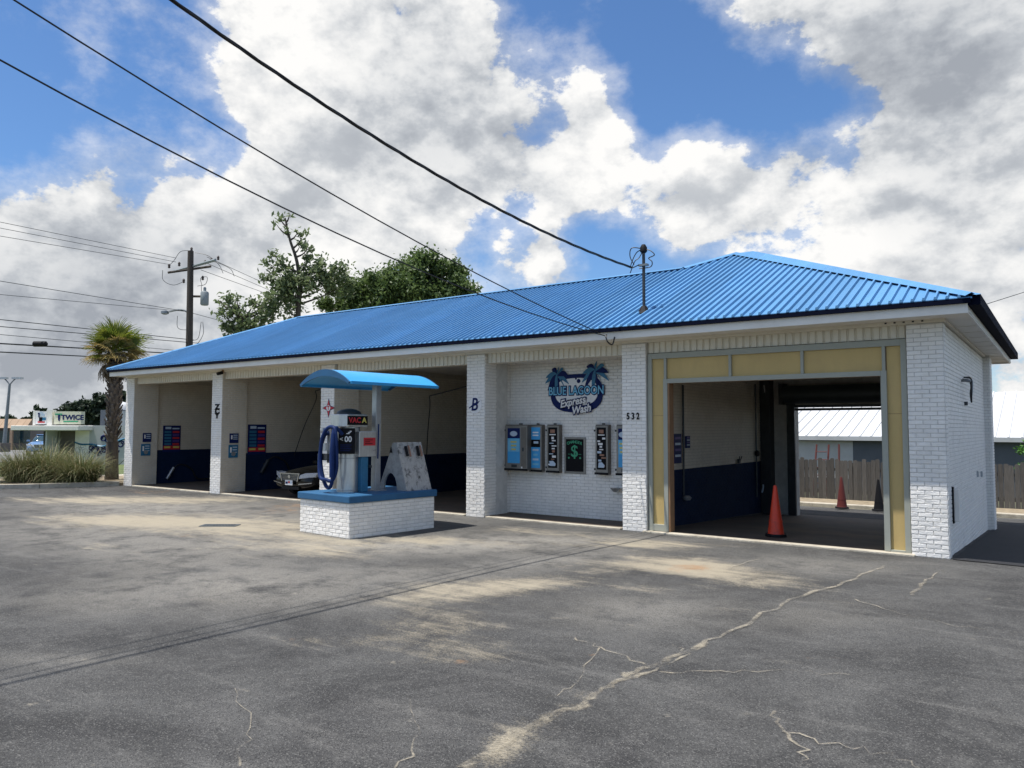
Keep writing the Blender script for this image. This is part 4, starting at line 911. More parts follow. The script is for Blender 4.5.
# ------------------------------------------------------------------ overhead cables
def cable(lab, a, b, r, sag=.0, group=None, n=28, twist=False, name='overhead_cable'):
    a = Vector(a); b = Vector(b); P = [a.lerp(b, i/n)-Vector((0, 0, sag*4*(i/n)*(1-i/n))) for i in range(n+1)]
    m = MB()
    if twist:
        nn = 160; P = [a.lerp(b, i/nn)-Vector((0, 0, sag*4*(i/nn)*(1-i/nn))) for i in range(nn+1)]
        for k in range(3):
            m.tube([p+Vector((math.cos(i*.55+k*2.1), 0, math.sin(i*.55+k*2.1)))*r*.9 for i, p in enumerate(P)], r, 5)
    else: m.tube(P, r, 5)
    return tag(m.build(name, 'cable_black', smooth=True), lab, 'cable', group)
def by_shadow(px, ref):                            # a cable point whose shadow falls on the line seen on the asphalt
    Aa, Bb = gnd(0, 690)[:2]+np.array([ref, 0]), gnd(640, 533)[:2]+np.array([ref*.3, 0]); nn = np.array([-(Bb-Aa)[1], (Bb-Aa)[0]]); d = ray(*px); S = np.array([SX, SY])
    f = lambda t: (((CAM+t*d)[:2]+(CAM+t*d)[2]*S-Aa)@nn); return CAM+d*(-f(0)/(f(1)-f(0)))
def through(a, px, ref, ext, sag):
    q = by_shadow(px, ref); a = np.array(a); t = 1/(1+ext); q = q+np.array([0, 0, sag*4*t*(1-t)]); return tuple(q+(q-a)*ext)
ma = np.array([mp[0]-.22, my-.1, zr+H_-.43]); q = by_shadow((172, 0), 0)
cable('thick twisted service cable running to the roof mast', tuple(ma), through(ma, (172, 0), 0, 1.2, 1.5), .013, 1.5, twist=True)
ea = atY(606, 336, EYF-.03); 
cable('thin wire reaching the eave, the lower of two from the upper left', tuple(ea), through(ea, (0, 60), -.25, 1.2, 1.3), .0095, 1.3)
eb = atY(600, 333, EYF-.03)
cable('thin wire reaching the eave, the upper of two from the upper left', tuple(eb), through(eb, (14, 0), -.5, 1.2, .9), .0095, .9)
e = tag(empty('wire_hook', (ea[0], EYF-.01, ea[2])), 'small dark hook holding two wires at the eave', 'hook'); MB().tube(catmull([(0, 0, .03), (.02, -.06, -.02), (.06, -.06, -.12), (.1, .04, -.16), (.14, .06, -.02)]), .014, 6).build('loop', 'cable_black', e, smooth=True)
cable('thin wire behind the right end of the roof', tuple(atD(930, 322, 24)), tuple(atD(930, 322, 24)+(atD(1075, 276, 30)-atD(930, 322, 24))*5), .012, 0)

# utility pole behind the left end of the roof
PD = 38.5; pt = atD(193.5, 251, PD); pbx, pby = pt[0], pt[1]; pH = pt[2]
e = tag(empty('utility_pole', (pbx, pby, 0)), 'dark wooden utility pole with crossarm, transformer and lamp', 'utility pole')
MB().tube([(0, 0, -.3), (-.12, -.08, pH)], [.20, .14], 12).build('pole', 'pole_wood', e, smooth=True)
rx = Vector((rgt[0], rgt[1], 0)); fx = Vector((fwd[0], fwd[1], 0)).normalized()
zc = pH-.78
MB().tube([-rx*1.25+fx*.6+Vector((0, 0, zc-.15)), rx*1.35-fx*.6+Vector((0, 0, zc+.2))], .075, 6).build('crossarm', 'transformer_grey', e)
MB().tube([-rx*1.25-fx*.0+Vector((0, 0, zc-.32)), rx*.9+Vector((0, 0, zc-.0))], .06, 6).build('crossarm', 'pole_wood', e)
for u, z in ((-1.2, .0), (-.7, .1), (1.25, .42), (-.1, .85), (.6, .2), (.9, .3), (-.45, -.75), (.5, -.6)):
    MB().lathe([(.03, 0), (.07, .05), (.05, .1), (.07, .15), (.03, .22)], n=10).build('insulator', 'insulator_brown', e, loc=tuple(rx*u+Vector((0, 0, zc+z-.1))))
MB().lathe([(.16, 0), (.20, .05), (.20, .62), (.17, .68), (.07, .72), (.07, .88), (.03, .92)], n=16).build('transformer', 'transformer_grey', e, smooth=True, loc=tuple(rx*.62+Vector((0, 0, pH-2.75))))
MB().tube([(0, 0, pH-2.3), tuple(rx*.5+Vector((0, 0, pH-2.3)))], .06, 6).build('transformer_bracket', 'pole_wood', e)
la = [Vector((0, 0, pH-3.25)), -rx*.5+Vector((0, 0, pH-2.98)), -rx*1.15+Vector((0, 0, pH-3.08))]
MB().tube(catmull(la), .04, 8).build('lamp_arm', 'galvanised', e, smooth=True); MB().lathe([(.08, -.12), (.19, -.07), (.18, .04), (.07, .11)], n=16).build('lamp_head', 'galvanised', e, smooth=True, loc=tuple(-rx*1.35+Vector((0, 0, pH-3.1))))
for pts in ([(.1, .7), (.9, .55), (1.6, .1), (1.9, -.35)], [(-.1, .8), (-.8, .75), (-1.2, .3), (-1.5, .05)], [(-1.9, -.2), (-1.85, -.7), (-1.2, -.95), (-.5, -.75)], [(.6, -1.0), (.5, -.6), (.9, -.55), (.8, -.9), (.3, -1.0)], [(.62, -1.9), (.55, -1.0)], [(.7, -2.8), (.75, -3.4), (.4, -3.9), (.05, -4.0)], [(.6, -2.8), (.45, -3.6), (.05, -3.75)], [(-.9, -2.5), (-.85, -3.1), (-.3, -3.2), (-.1, -3.0)], [(.3, .1), (1.2, .25), (2.3, -.1), (2.6, -.5)]):
    MB().tube(catmull([rx*u*.8+Vector((0, 0, zc+z)) for u, z in pts], 6), .013, 5).build('jumper_wire', 'cable_black', e, smooth=True)
tag(MB().tube([tuple(rx*-.1+Vector((pbx, pby, pH-7.5))), tuple(rx*-3.4+Vector((pbx, pby, .1)))], .015, 5).build('guy_wire', 'cable_black'), 'slanting guy wire bracing the utility pole', 'cable')
G = 'power lines along the street'
for k, (ya, xb, yb, r) in enumerate([(222, 176, 258, .011), (228, 176, 262, .011), (236, 170, 264.5, .011), (281, 190, 312, .013), (294.5, 186, 311.5, .011), (319.5, 194, 340, .017), (326.5, 196, 343, .017), (334.5, 150, 348, .012), (343.5, 140, 351.5, .03), (352, 140, 359, .026)]):
    names = ['topmost', 'second', 'third', 'fourth', 'fifth', 'sixth', 'seventh', 'eighth', 'ninth and thick', 'lowest thick']
    a = atD(xb, yb, PD); d0 = atD(0, ya, PD*.80); b = d0+(d0-a)*.5
    if k > 4: c = a+(a-d0)*.45; a = c if k > 5 else a
    cable(names[k]+' power line counting down at the left edge', tuple(a), tuple(b), r, 0, G, name='power_line')
for k, (xa, ya, xb, yb) in enumerate([(207, 257, 276, 288.5), (204, 262, 276, 293), (201, 270, 276, 297), (192, 313, 240, 326)]):
    a = atD(xa, ya, PD); b = atD(xb, yb, PD*1.25); b = b+(b-a)*.6
    cable(['upper', 'middle', 'lower', 'lowest sloping'][k]+' power line running right from the utility pole', tuple(a), tuple(b), .013, 0, 'power lines behind the roof', name='power_line')
p = atD(40, 344, PD*.835); e = tag(MB().tube([tuple(p-rgt*.3), tuple(p-rgt*.25), tuple(p+rgt*.25), tuple(p+rgt*.3)], [.05, .12, .12, .06], 10).build('splice_case', 'black_plastic', smooth=True), 'black splice case hanging on the thick power line', 'cable box')

# ------------------------------------------------------------------ vacuum island
KC, KR = (-10.96, 10.45), R(-5)
def kw(x, y, z=0): c, s_ = math.cos(KR), math.sin(KR); return (KC[0]+c*x-s_*y, KC[1]+s_*x+c*y, z)
HX, HY, SZ = .75, 1.02, .62
isl = tag(empty('brick_island', (KC[0], KC[1], 0), KR), 'white brick island with thick blue top slab in the lot', 'island')
core = MB().box((-HX, -HY, -.05), (HX, HY, SZ)).build('core', 'mortar', isl)
ZI = math.floor(SZ/CH)*CH
loose_bricks(core, (-HX, -HY), 0, 2*HX, 0, SZ, 'white_brick'); loose_bricks(core, (HX, -HY), math.pi/2, 2*HY, 0, SZ, 'white_brick', 1)
km = MB(); wall_bricks(km, (HX, HY, 0), (-1, 0, 0), 2*HX, 0, SZ); wall_bricks(km, (-HX, HY, 0), (0, -1, 0), 2*HY, 0, SZ, ph=1); tag(km.build('brickwork', 'white_brick', isl), kind='stuff')
MB().box((-HX-.045, -HY-.045, SZ), (HX+.045, HY+.045, SZ+.13)).build('slab', 'kiosk_blue', isl, bevel=.018)
ZS = SZ+.13
# canopy: barrel vault on one post
can = tag(empty('canopy', kw(0, 0, ZS), KR), 'bright blue barrel vaulted canopy on a single post over the vacuum island', 'canopy')
cw, cl0, cl1, zc0, rise = .76, -1.08, 1.12, 2.78-ZS, .25
def arc(w, z, rs, n=20): return [(w*(2*i/n-1), z+rs*(1-(2*i/n-1)**2)) for i in range(n+1)]
oa, ia = arc(cw, zc0, rise), arc(cw-.02, zc0-.0, rise-.045)
MB().prism(oa+ia[::-1], lambda x, z: (x, cl0+.03, z), lambda x, z: (x, cl1-.03, z)).build('vault', 'canopy_blue', can, smooth=True)
fa = arc(cw-.03, zc0-.035, rise-.09)
for nm, ya, yb in (('front_band', cl0-.0, cl0+.03), ('back_band', cl1-.03, cl1)):
    MB().prism(arc(cw+.005, zc0-.005, rise+.008)+fa[::-1], lambda x, z, ya=ya: (x, ya, z), lambda x, z, yb=yb: (x, yb, z)).build(nm, 'kiosk_blue', can)
for s_ in (-1, 1): MB().box((s_*(cw+.006)-.018, cl0+.031, zc0-.045), (s_*(cw+.006)+.018, cl1-.031, zc0+.012)).build('side_rail', 'canopy_blue', can, bevel=.006)
MB().box((-.065+.10, .02, 0), (.065+.10, .15, zc0+.1)).build('post', 'grey_steel', can, bevel=.008); MB().box((-.02, -.06, 0), (.26, .23, .015)).build('base_plate', 'grey_steel', can)
# vacuum machine
vx, vy = -.10, -.42
vac = tag(empty('vacuum_machine', kw(vx, vy, ZS), KR), 'stainless coin vacuum with looped blue hose on the island', 'vacuum')
MB().lathe([(.21, 0), (.21, 1.28)], n=28).build('body', 'stainless', vac, smooth=True)
for zz in (.02, .62, 1.22): MB().lathe([(.216, 0), (.216, .025)], n=28).build('band', 'grey_steel', vac, loc=(0, 0, zz))
hp = [(-.26, -.22), (-.14, -.32), (.12, -.32), (.26, -.22), (.26, .24), (.12, .32), (-.14, .32), (-.26, .24)]
MB().prism(hp, lambda x, y: (x, y, 1.22), lambda x, y: (x, y, 1.46)).build('head', 'stainless', vac, bevel=.015)
MB().lathe([(.24, 0), (.22, .05), (.15, .09), (.05, .11)], n=24).build('dome', 'dark_steel', vac, smooth=True, loc=(0, 0, 1.46))
o = MB().box((-.235, -.085, 0), (.235, .085, .012)).build('sign_plate', 'black_print', vac); sgm = frame((.262, .0, 1.345), (0, 1, 0), (0, 0, 1)); o.matrix_local = sgm
text_mesh('lettering', 'VAC', .14, 'red_print', vac, sgm @ Matrix.Translation((-.07, 0, .014)), .003, 1.0, 0, .004); text_mesh('lettering', 'A', .14, 'yellow_print', vac, sgm @ Matrix.Translation((.15, 0, .014)), .003, 1.1, 0, .004)
dv = frame((.155, -.155, .96), (math.cos(R(45)), math.sin(R(45)), 0), (0, 0, 1))
o = MB().box((-.15, -.24, 0), (.15, .24, .09)).build('instruction_panel', 'black_print', vac, bevel=.006); o.matrix_local = dv
text_mesh('lettering', '00', .15, 'white_print', vac, dv @ Matrix.Translation((.035, .03, .093)), .002, .9, 0, .003); text_mesh('lettering', '<', .12, 'white_print', vac, dv @ Matrix.Translation((-.09, .03, .093)), .002)
for k in range(3):
    o = MB().box((.0+.03*k, .13+.022*k, .0902), (.06+.02*k, .145+.022*k, .093)).build('marking', 'white_print', vac); o.matrix_local = dv
for k in range(4):
    o = MB().box((-.11, -.08-.035*k, .0902), (.10-.03*(k % 2), -.068-.035*k, .0925)).build('marking', 'navy_print', vac); o.matrix_local = dv
cb = frame((.34, .20, .90), (0, 1, 0), (0, 0, 1))
o = MB().box((-.21, -.24, -.22), (.21, .24, 0)).build('coin_box', 'stainless', vac, bevel=.012); o.matrix_local = cb
o = MB().box((-.11, -.03, .0005), (.17, .12, .006)).build('label_plate', 'red_print', vac); o.matrix_local = cb
for k in range(3):
    o = MB().box((-.08, .0+.035*k, .0062), (.1-.06*(k == 1), .014+.035*k, .008)).build('marking', 'black_print', vac); o.matrix_local = cb
disc('lock', .02, .01, 'chrome', vac, cb @ Matrix.Translation((.15, -.12, 0)), 12)
MB().box((.16, .08, 0), (.30, .24, .66)).build('collection_box', 'teal_print', vac, bevel=.01); MB().box((.20, .25, .45), (.36, .28, .5)).build('handle', 'dark_steel', vac)
MB().tube([(.36, .42, .62), (.37, .42, 1.28)], .014, 8).build('brush_rod', 'hose_blue', vac)
MB().box((-.10, -.42, .55), (.02, -.30, 1.24)).build('hose_bracket', 'grey_steel', vac, bevel=.008); MB().lathe([(.10, 0), (.10, .14)], n=18).build('canister', 'stainless', vac, smooth=True, loc=(-.16, -.42, .78))
MB().box((-.28, -.50, .60), (.02, -.44, .72)).build('bracket_label', 'dark_steel', vac); MB().lathe([(.035, 0), (.05, .05), (.05, .1)], n=12).build('hose_neck', 'grey_steel', vac, loc=(-.12, -.50, 1.10))
hs = [(.02, -.36, 1.08), (-.02, -.50, 1.20), (.02, -.60, 1.10), (.06, -.62, .75), (.02, -.60, .35), (-.08, -.58, .13), (-.24, -.58, .12), (-.36, -.60, .30), (-.43, -.62, .62), (-.40, -.62, .95), (-.28, -.60, 1.15), (-.12, -.58, 1.22), (.06, -.58, 1.16), (.12, -.58, .80), (.10, -.56, .45), (.0, -.60, .24), (-.16, -.64, .25), (-.38, -.64, .28), (-.5, -.60, .5), (-.52, -.56, .8), (-.42, -.54, 1.05), (-.28, -.50, 1.12)]
hs = [(x_*.8+.20, y_*.85, z_) for x_, y_, z_ in hs]
MB().tube(catmull(hs, 8), .035, 10).build('hose', 'hose_blue', vac, smooth=True)
MB().tube([(.24, -.52, 1.1), (.27, -.57, .7), (.25, -.55, .3)], .048, 10).build('hose_end', 'hose_blue', vac, smooth=True)
# mat rack: leaning board between cut-out sides
p = gnd(393, 487, ZS); 
rk = tag(empty('mat_rack', kw(.30, .42, ZS), KR), 'grey worn leaning mat board with two clamps on the island', 'mat rack')
side = [(-.42, 0), (-.40, .25), (-.20, .55), (-.08, .90), (.0, .92), (.34, 0), (.12, 0)]
ar = [(.12+(-.30)*(0)-.0, 0)]
prof = [(.34, 0), (.02, .92), (-.08, .92), (-.30, .42), (-.44, .12), (-.44, 0), (-.34, 0)]+[(-.14+.20*math.cos(math.pi*(1-t/8)), .33*math.sin(math.pi*t/8)) for t in range(0, 9)]
for ys_ in (-.02, .56): MB().prism(prof, lambda x, z, y=ys_: (x, y, z), lambda x, z, y=ys_: (x, y+.04, z)).build('side_panel', 'cast_grey', rk)
MB().prism([(.345, 0), (.025, .925), (.0, .925), (.315, 0)], lambda x, z: (x+.02, -.03, z), lambda x, z: (x+.02, .61, z)).build('board', 'worn_board', rk)
for yc in (.14, .44):
    c0 = Vector((.085, yc, .84)); d_ = Vector((.325, 0, -.925)).normalized()
    MB().tube([c0+Vector((.03, 0, .01)), c0+d_*.2+Vector((.03, 0, .01))], .028, 8).build('clamp', 'black_plastic', rk); MB().tube([c0+Vector((.045, .06, .02)), c0+d_*.22+Vector((.045, .06, .02))], .018, 8).build('clamp_grip', 'brown_print', rk)
MB().prism([(-.30, .72), (-.22, .72), (-.26, .84)], lambda x, z: (x+.14, -.035, z), lambda x, z: (x+.14, -.026, z)).build('warning_mark', 'black_print', rk)

# ------------------------------------------------------------------ cones
def cone(x, y, h, mat, lab, rz=.3, tilt=0):
    e = tag(empty('traffic_cone', (x, y, gz(x, y)+.036), rz), lab, 'traffic cone', 'traffic cones in the tunnel')
    s_ = h/.91
    MB().prism([(.19*math.cos(R(22.5+45*k))*s_*1.05, .19*math.sin(R(22.5+45*k))*s_*1.05) for k in range(8)], lambda x, y: (x, y, 0), lambda x, y: (x*.97, y*.97, .045*s_)).build('base', 'black_plastic', e, bevel=.006)
    MB().lathe([(.145*s_, .045*s_), (.14*s_, .06*s_), (.135*s_, .10*s_), (.032*s_, .88*s_), (.026*s_, .905*s_), (.012*s_, .91*s_)], n=24).build('cone_body', mat, e, smooth=True)
    MB().lathe([(.118*s_+.003, .25*s_), (.112*s_+.003, .29*s_)], n=24).build('seam_band', mat, e, smooth=True)
p = gnds(776, 538); cone(p[0], p[1], .93, 'cone_orange', 'scuffed orange traffic cone at the tunnel mouth')
p = gnds(842, 509.5); cone(p[0], p[1], .98, 'cone_worn', 'dark red traffic cone standing by the open back door')
p = gnds(879, 512); cone(p[0], p[1], .95, 'black_plastic', 'dark traffic cone half hidden by the right door trim')

# ------------------------------------------------------------------ black car in the second bay
def car(lab, loc, rz, paint, plate=True):
    e = tag(empty('parked_car', loc, rz), lab, 'car', 'parked cars')
    # stations along the length: y, half width, sill z, waist z, centre height
    st = [(0.0, .62, .34, .58, .62), (.06, .74, .26, .66, .70), (.25, .86, .22, .74, .80), (.7, .91, .20, .82, .90), (1.15, .92, .20, .87, .965), (1.5, .92, .20, .90, .985), (2.4, .92, .20, .92, .96), (3.4, .92, .20, .94, .97), (4.2, .90, .22, .95, 1.02), (4.65, .84, .28, .92, .99), (4.8, .70, .38, .80, .86)]
    v = []; f = []; n = 11
    for y, w, zs, zw, zc_ in st:
        pr = [(-w*.92, zs), (-w, (zs*1.6+zw)/2.6), (-w*.995, zw*.86), (-w*.95, zw), (-w*.6, zc_-.02), (0, zc_), (w*.6, zc_-.02), (w*.95, zw), (w*.995, zw*.86), (w, (zs*1.6+zw)/2.6), (w*.92, zs)]
        v += [(x, y, z) for x, z in pr]
    for i in range(len(st)-1):
        for k in range(n-1): f.append((i*n+k, i*n+k+1, (i+1)*n+k+1, (i+1)*n+k))
        f.append((i*n+n-1, i*n, (i+1)*n, (i+1)*n+n-1))
    f.append(tuple(range(n))); f.append(tuple(range((len(st)-1)*n, len(st)*n)))
    o = MB().add(v, f).build('body', paint, e, smooth=True); md = o.modifiers.new('s', 'SUBSURF'); md.levels = md.render_levels = 2
    gst = [(1.42, .74, .93, .97), (2.05, .68, .95, 1.40), (2.7, .67, .96, 1.46), (3.4, .66, .96, 1.40), (4.15, .70, .98, 1.03)]
    v = []; f = []; n = 7
    for y, w, z0, z1 in gst: v += [(x, y, z) for x, z in [(-w*1.12, z0-.03), (-w*1.02, z0+(z1-z0)*.55), (-w*.86, z1-.03), (0, z1), (w*.86, z1-.03), (w*1.02, z0+(z1-z0)*.55), (w*1.12, z0-.03)]]
    for i in range(len(gst)-1):
        for k in range(n-1): f.append((i*n+k, i*n+k+1, (i+1)*n+k+1, (i+1)*n+k))
    f.append(tuple(range(n))); f.append(tuple(range((len(gst)-1)*n, len(gst)*n)))
    o = MB().add(v, f).build('windows', 'glass', e, smooth=True); md = o.modifiers.new('s', 'SUBSURF'); md.levels = md.render_levels = 2
    MB().prism([(-.58, 2.1), (.58, 2.1), (.56, 3.3), (-.56, 3.3)], lambda x, y: (x, y, 1.405-.05*((y-2.7)/.6)**2), lambda x, y: (x*.97, y, 1.47-.04*((y-2.7)/.6)**2)).build('roof_panel', paint, e, bevel=.03)
    for s in (-1, 1):
        for y in (.95, 3.72):
            w = MB().tube([(s*.76, y, .33), (s*.93, y, .33)], .33, 24).build('wheel', 'tyre', e, smooth=True); MB().tube([(s*.931, y, .33), (s*.94, y, .33)], .21, 20).build('rim', 'chrome', w)
        hl = MB().prism([(s*.40, .60), (s*.82, .66), (s*.88, .79), (s*.58, .775), (s*.44, .72)], lambda x, z: (x, .20*(abs(x)-.4)/.45*1.2-.06, z), lambda x, z: (x, .28+.2*(abs(x)-.4), z)).build('headlight', 'lamp_glass', e, bevel=.01)
        MB().prism([(s*.40, .60), (s*.84, .655), (s*.84, .675), (s*.40, .625)], lambda x, z: (x, -.02+.20*(abs(x)-.4)/.45*1.2, z), lambda x, z: (x, .2, z)).build('headlight_trim', 'chrome', hl)
        MB().prism([(s*.36, .42), (s*.80, .47), (s*.82, .50), (s*.36, .45)], lambda x, z: (x, -.03+.2*(abs(x)-.36), z), lambda x, z: (x, .1, z)).build('bumper_trim', 'chrome', e)
        MB().box((s*.98-.10, 1.62, .93), (s*.98+.10, 1.80, 1.05)).build('mirror', paint, e, bevel=.03)
    gr = MB().prism([(-.38, .74), (.38, .74), (.31, .53), (-.31, .53)], lambda x, z: (x, -.03, z), lambda x, z: (x, .1, z)).build('grille', 'dark_steel', e)
    for k in range(4): MB().box((-.34+.016*k, -.042, .700-.045*k), (.34-.016*k, -.031, .708-.045*k)).build('grille_bar', 'chrome', gr)
    MB().box((-.40, -.045, .735), (.40, -.02, .765)).build('grille_bar', 'chrome', gr); 
    for s in (-1, 1): MB().prism([(s*.38, .765), (s*.42, .765), (s*.345, .52), (s*.31, .52)], lambda x, z: (x, -.046, z), lambda x, z: (x, -.02, z)).build('grille_bar', 'chrome', gr)
    disc('badge', .055, .01, 'chrome', gr, FRONT(0, -.045, .655), 16)
    MB().box((-.36, -.015, .27), (.36, .1, .36)).build('air_intake', 'black_plastic', e)
    if plate:
        pl = MB().box((-.155, -.065, .40), (.155, -.05, .55)).build('number_plate', 'white_print', e)
        for k, (a_, b_, mt) in enumerate(((-.13, -.04, 'navy_print'), (-.02, .05, 'red_print'), (.07, .13, 'pale_print'))): MB().box((a_, -.068, .44+.02*(k % 2)), (b_, -.0652, .50+.02*(k % 2))).build('plate_mark', mt, pl)
    return e
p = atY(292, 480, 13.6)
car('black sedan parked nose out in the second bay from the left', (p[0]-.02, 13.57, .03), 0, 'car_black').scale = (1, 1, .9)

# ------------------------------------------------------------------ drain grate
p = gnd(220, 526); e = tag(empty('drain_grate', (p[0], p[1], .0), R(36)), 'dark iron drain grate set in the asphalt', 'drain')
MB().box((-.36, -.16, .0), (-.33, .16, .02)).box((.33, -.16, .0), (.36, .16, .02)).box((-.33, -.16, .0), (.33, -.135, .02)).box((-.33, .135, .0), (.33, .16, .02)).build('frame', 'galvanised', e)
for k in range(11): MB().box((-.315+k*.06, -.135, .004), (-.285+k*.06, .135, .019)).build('bar', 'galvanised', e)
MB().box((-.33, -.135, .0), (.33, .135, .006)).build('pit', 'black_plastic', e)

# ------------------------------------------------------------------ fence and the building behind
FYY = 29.0; fz = -.62
fe = tag(empty('plank_fence', (0, FYY, fz)), 'weathered grey wooden plank fence along the back lane', 'fence')
pm = []
for k in range(6):
    h = 1.50+random.uniform(-.03, .03); w = .138; m_ = MB().add([(0, 0, 0), (w, 0, 0), (w, .02, 0), (0, .02, 0), (0, 0, h-.03), (w, 0, h-.03), (w, .02, h-.03), (0, .02, h-.03), (.03, 0, h), (w-.03, 0, h), (w-.03, .02, h), (.03, .02, h)], [(0, 1, 5, 4), (1, 2, 6, 5), (2, 3, 7, 6), (3, 0, 4, 7), (4, 5, 9, 8), (5, 6, 10, 9), (6, 7, 11, 10), (7, 4, 8, 11), (8, 9, 10, 11)])
    me = bpy.data.meshes.new('plank'); me.from_pydata(m_.v, [], m_.f); me.materials.append(M['fence_wood']); pm.append(me)
x = -11.5; 
while x < 9.5:
    o = link_mesh('plank', random.choice(pm), fe, (x, random.uniform(-.012, .012), random.uniform(-.05, .03)), (0, random.gauss(0, .008), 0)); x += .146+random.uniform(0, .006)
for z_ in (.3, 1.1): MB().box((-11.5, .035, z_), (9.6, .075, z_+.09)).build('rail', 'fence_wood', fe)
for k in range(9): MB().box((-11.4+k*2.6, .08, 0), (-11.3+k*2.6, .18, 1.4)).build('post', 'fence_wood', fe)
e = tag(empty('metal_building', (-6, 40, -.7)), 'low grey building with white ribbed metal roof behind the fence', 'building')
wy = 36.0; ez = atY(880, 437, wy-.3)[2]; rz_ = atY(1010, 392, wy+7)[2]
MB().box((-26, wy-40, -.0), (26, wy-40+12, ez+.70-.1)).build('wall', 'grey_wall', e)
MB().box((-16, wy-40-.02, .5), (-1.6, wy-40-.001, ez+.5)).build('pale_siding', 'pale_wall', e)
yy0, yy1 = wy-40-.35, wy-40+7
zz0, zz1 = ez+.70, rz_+.70
rf = MB().add([(-26.4, yy0, zz0), (26.4, yy0, zz0), (26.4, yy1, zz1), (-26.4, yy1, zz1), (26.4, yy1+6, zz0), (-26.4, yy1+6, zz0)], [(0, 1, 2, 3), (3, 2, 4, 5)]).build('roof', 'white_roof', e)
MB().box((-26.4, yy0-.03, zz0-.16), (26.4, yy0+.0, zz0+.02)).build('fascia', 'pale_wall', e)
sm = bpy.data.meshes.new('roof_seam'); dzz = (zz1-zz0); m_ = MB().add([(-.03, 0, 0), (.03, 0, 0), (.03, 0, .05), (-.03, 0, .05), (-.03, yy1-yy0, dzz), (.03, yy1-yy0, dzz), (.03, yy1-yy0, dzz+.05), (-.03, yy1-yy0, dzz+.05)], [(0, 1, 2, 3), (3, 2, 6, 7), (1, 5, 6, 2), (0, 3, 7, 4), (4, 7, 6, 5)])
sm.from_pydata(m_.v, [], m_.f); sm.materials.append(M['white_roof'])
x = -26
while x < 26.3: link_mesh('roof_seam', sm, rf, (x, yy0-.01, zz0)); x += .45
# red ladder behind the fence
p = atY(812, 445, 31.0); e = tag(empty('ladder', (p[0], 31.0, fz)), 'red ladder leaning behind the plank fence', 'ladder')
for dx_ in (0, .5): MB().tube([(dx_, 0, 0), (dx_*.9+.05, .5, 1.98)], .035, 6).build('rail', 'rust_red', e)
MB().tube([(.95, 0, 0), (.9, .4, 2.0)], .035, 6).build('rail', 'rust_red', e)
for k in range(6): MB().tube([(.0+.01*k, .06*k, .3*k+.2), (.5-.005*k, .06*k, .3*k+.2)], .02, 6).build('rung', 'rust_red', e)

# ------------------------------------------------------------------ foliage
def leaves(pts, size, up=.3, flat=.0):
    n = len(pts); a = rng.normal(size=(n, 3)); a /= np.linalg.norm(a, axis=1)[:, None]; b = rng.normal(size=(n, 3)); b -= (b*a).sum(1)[:, None]*a; b /= np.linalg.norm(b, axis=1)[:, None]
    s = size*rng.uniform(.6, 1.4, (n, 1)); l = a*s; w = b*s*.45
    return np.stack([pts-l, pts+w, pts+l, pts-w], 1).reshape(-1, 3)
def leaf_obj(name, V, mat, parent):
    n = len(V)//4; me = bpy.data.meshes.new(name); me.vertices.add(len(V)); me.vertices.foreach_set('co', V.astype(np.float32).ravel()); me.loops.add(len(V)); me.loops.foreach_set('vertex_index', np.arange(len(V), dtype=np.int32))
    me.polygons.add(n); me.polygons.foreach_set('loop_start', np.arange(0, len(V), 4, dtype=np.int32)); me.update(calc_edges=True); me.validate(); me.materials.append(M[mat])
    o = bpy.data.objects.new(name, me); COL.objects.link(o); o.parent = parent; return o
def tree(lab, base, blobs, dens, size, mat, trunk_r=.25, trunk_pts=None, limb=True, clump=.35, name='broadleaf_tree', cat='tree', group=None):
    base = np.array(base, float); e = tag(empty(name, tuple(base)), lab, cat, group); P = []
    for bx_, by_, bz_, r_ in blobs:
        c = np.array([bx_, by_, bz_])-base
        nc = max(4, int(10*r_*r_)); d = rng.normal(size=(nc, 3)); d /= np.linalg.norm(d, axis=1)[:, None]; cc = c+d*r_*(rng.uniform(.35, 1.0, (nc, 1))**.6)*np.array([1, 1, .85])
        k = max(1, int(dens*r_**3/nc*4))
        q = np.repeat(cc, k, 0)+rng.normal(size=(nc*k, 3))*r_*clump*rng.uniform(.4, 1.2, (nc, 1)).repeat(k, 0)*.62; P.append(q)
    leaf_obj('crown', leaves(np.concatenate(P), size), mat, e)
    m = MB(); tp = trunk_pts or [(0, 0, -.3), (.1, 0, (blobs[0][2]-base[2])*.5), tuple(np.array(blobs[0][:3])-base)]
    m.tube(catmull(tp, 5), [trunk_r*(1-.75*i/(5*(len(tp)-1))) for i in range(5*(len(tp)-1)+1)], 8)
    if limb:
        for bx_, by_, bz_, r_ in blobs[1:]:
            c = Vector(np.array([bx_, by_, bz_])-base); t = random.uniform(.45, .75); s0 = min((Vector(q) for q in catmull(tp, 5)), key=lambda q: abs(q.z-(c.z-.35*(Vector((c.x, c.y, 0))-Vector((q.x, q.y, 0))).length-.4)))
            m.tube(catmull([s0, s0.lerp(c, .5)+Vector((0, 0, -.1)), c], 4), [trunk_r*.4*(1-.8*i/8) for i in range(9)], 6)
    m.build('trunk', 'bark', e, smooth=True); return e
def px_blob(x, y, D, rpx): p = atD(x, y, D); return (*p, rpx*D/FPX)
TD = 46
def gbase(x, D): p = atD(x, 430, D); return (p[0], p[1], 0)
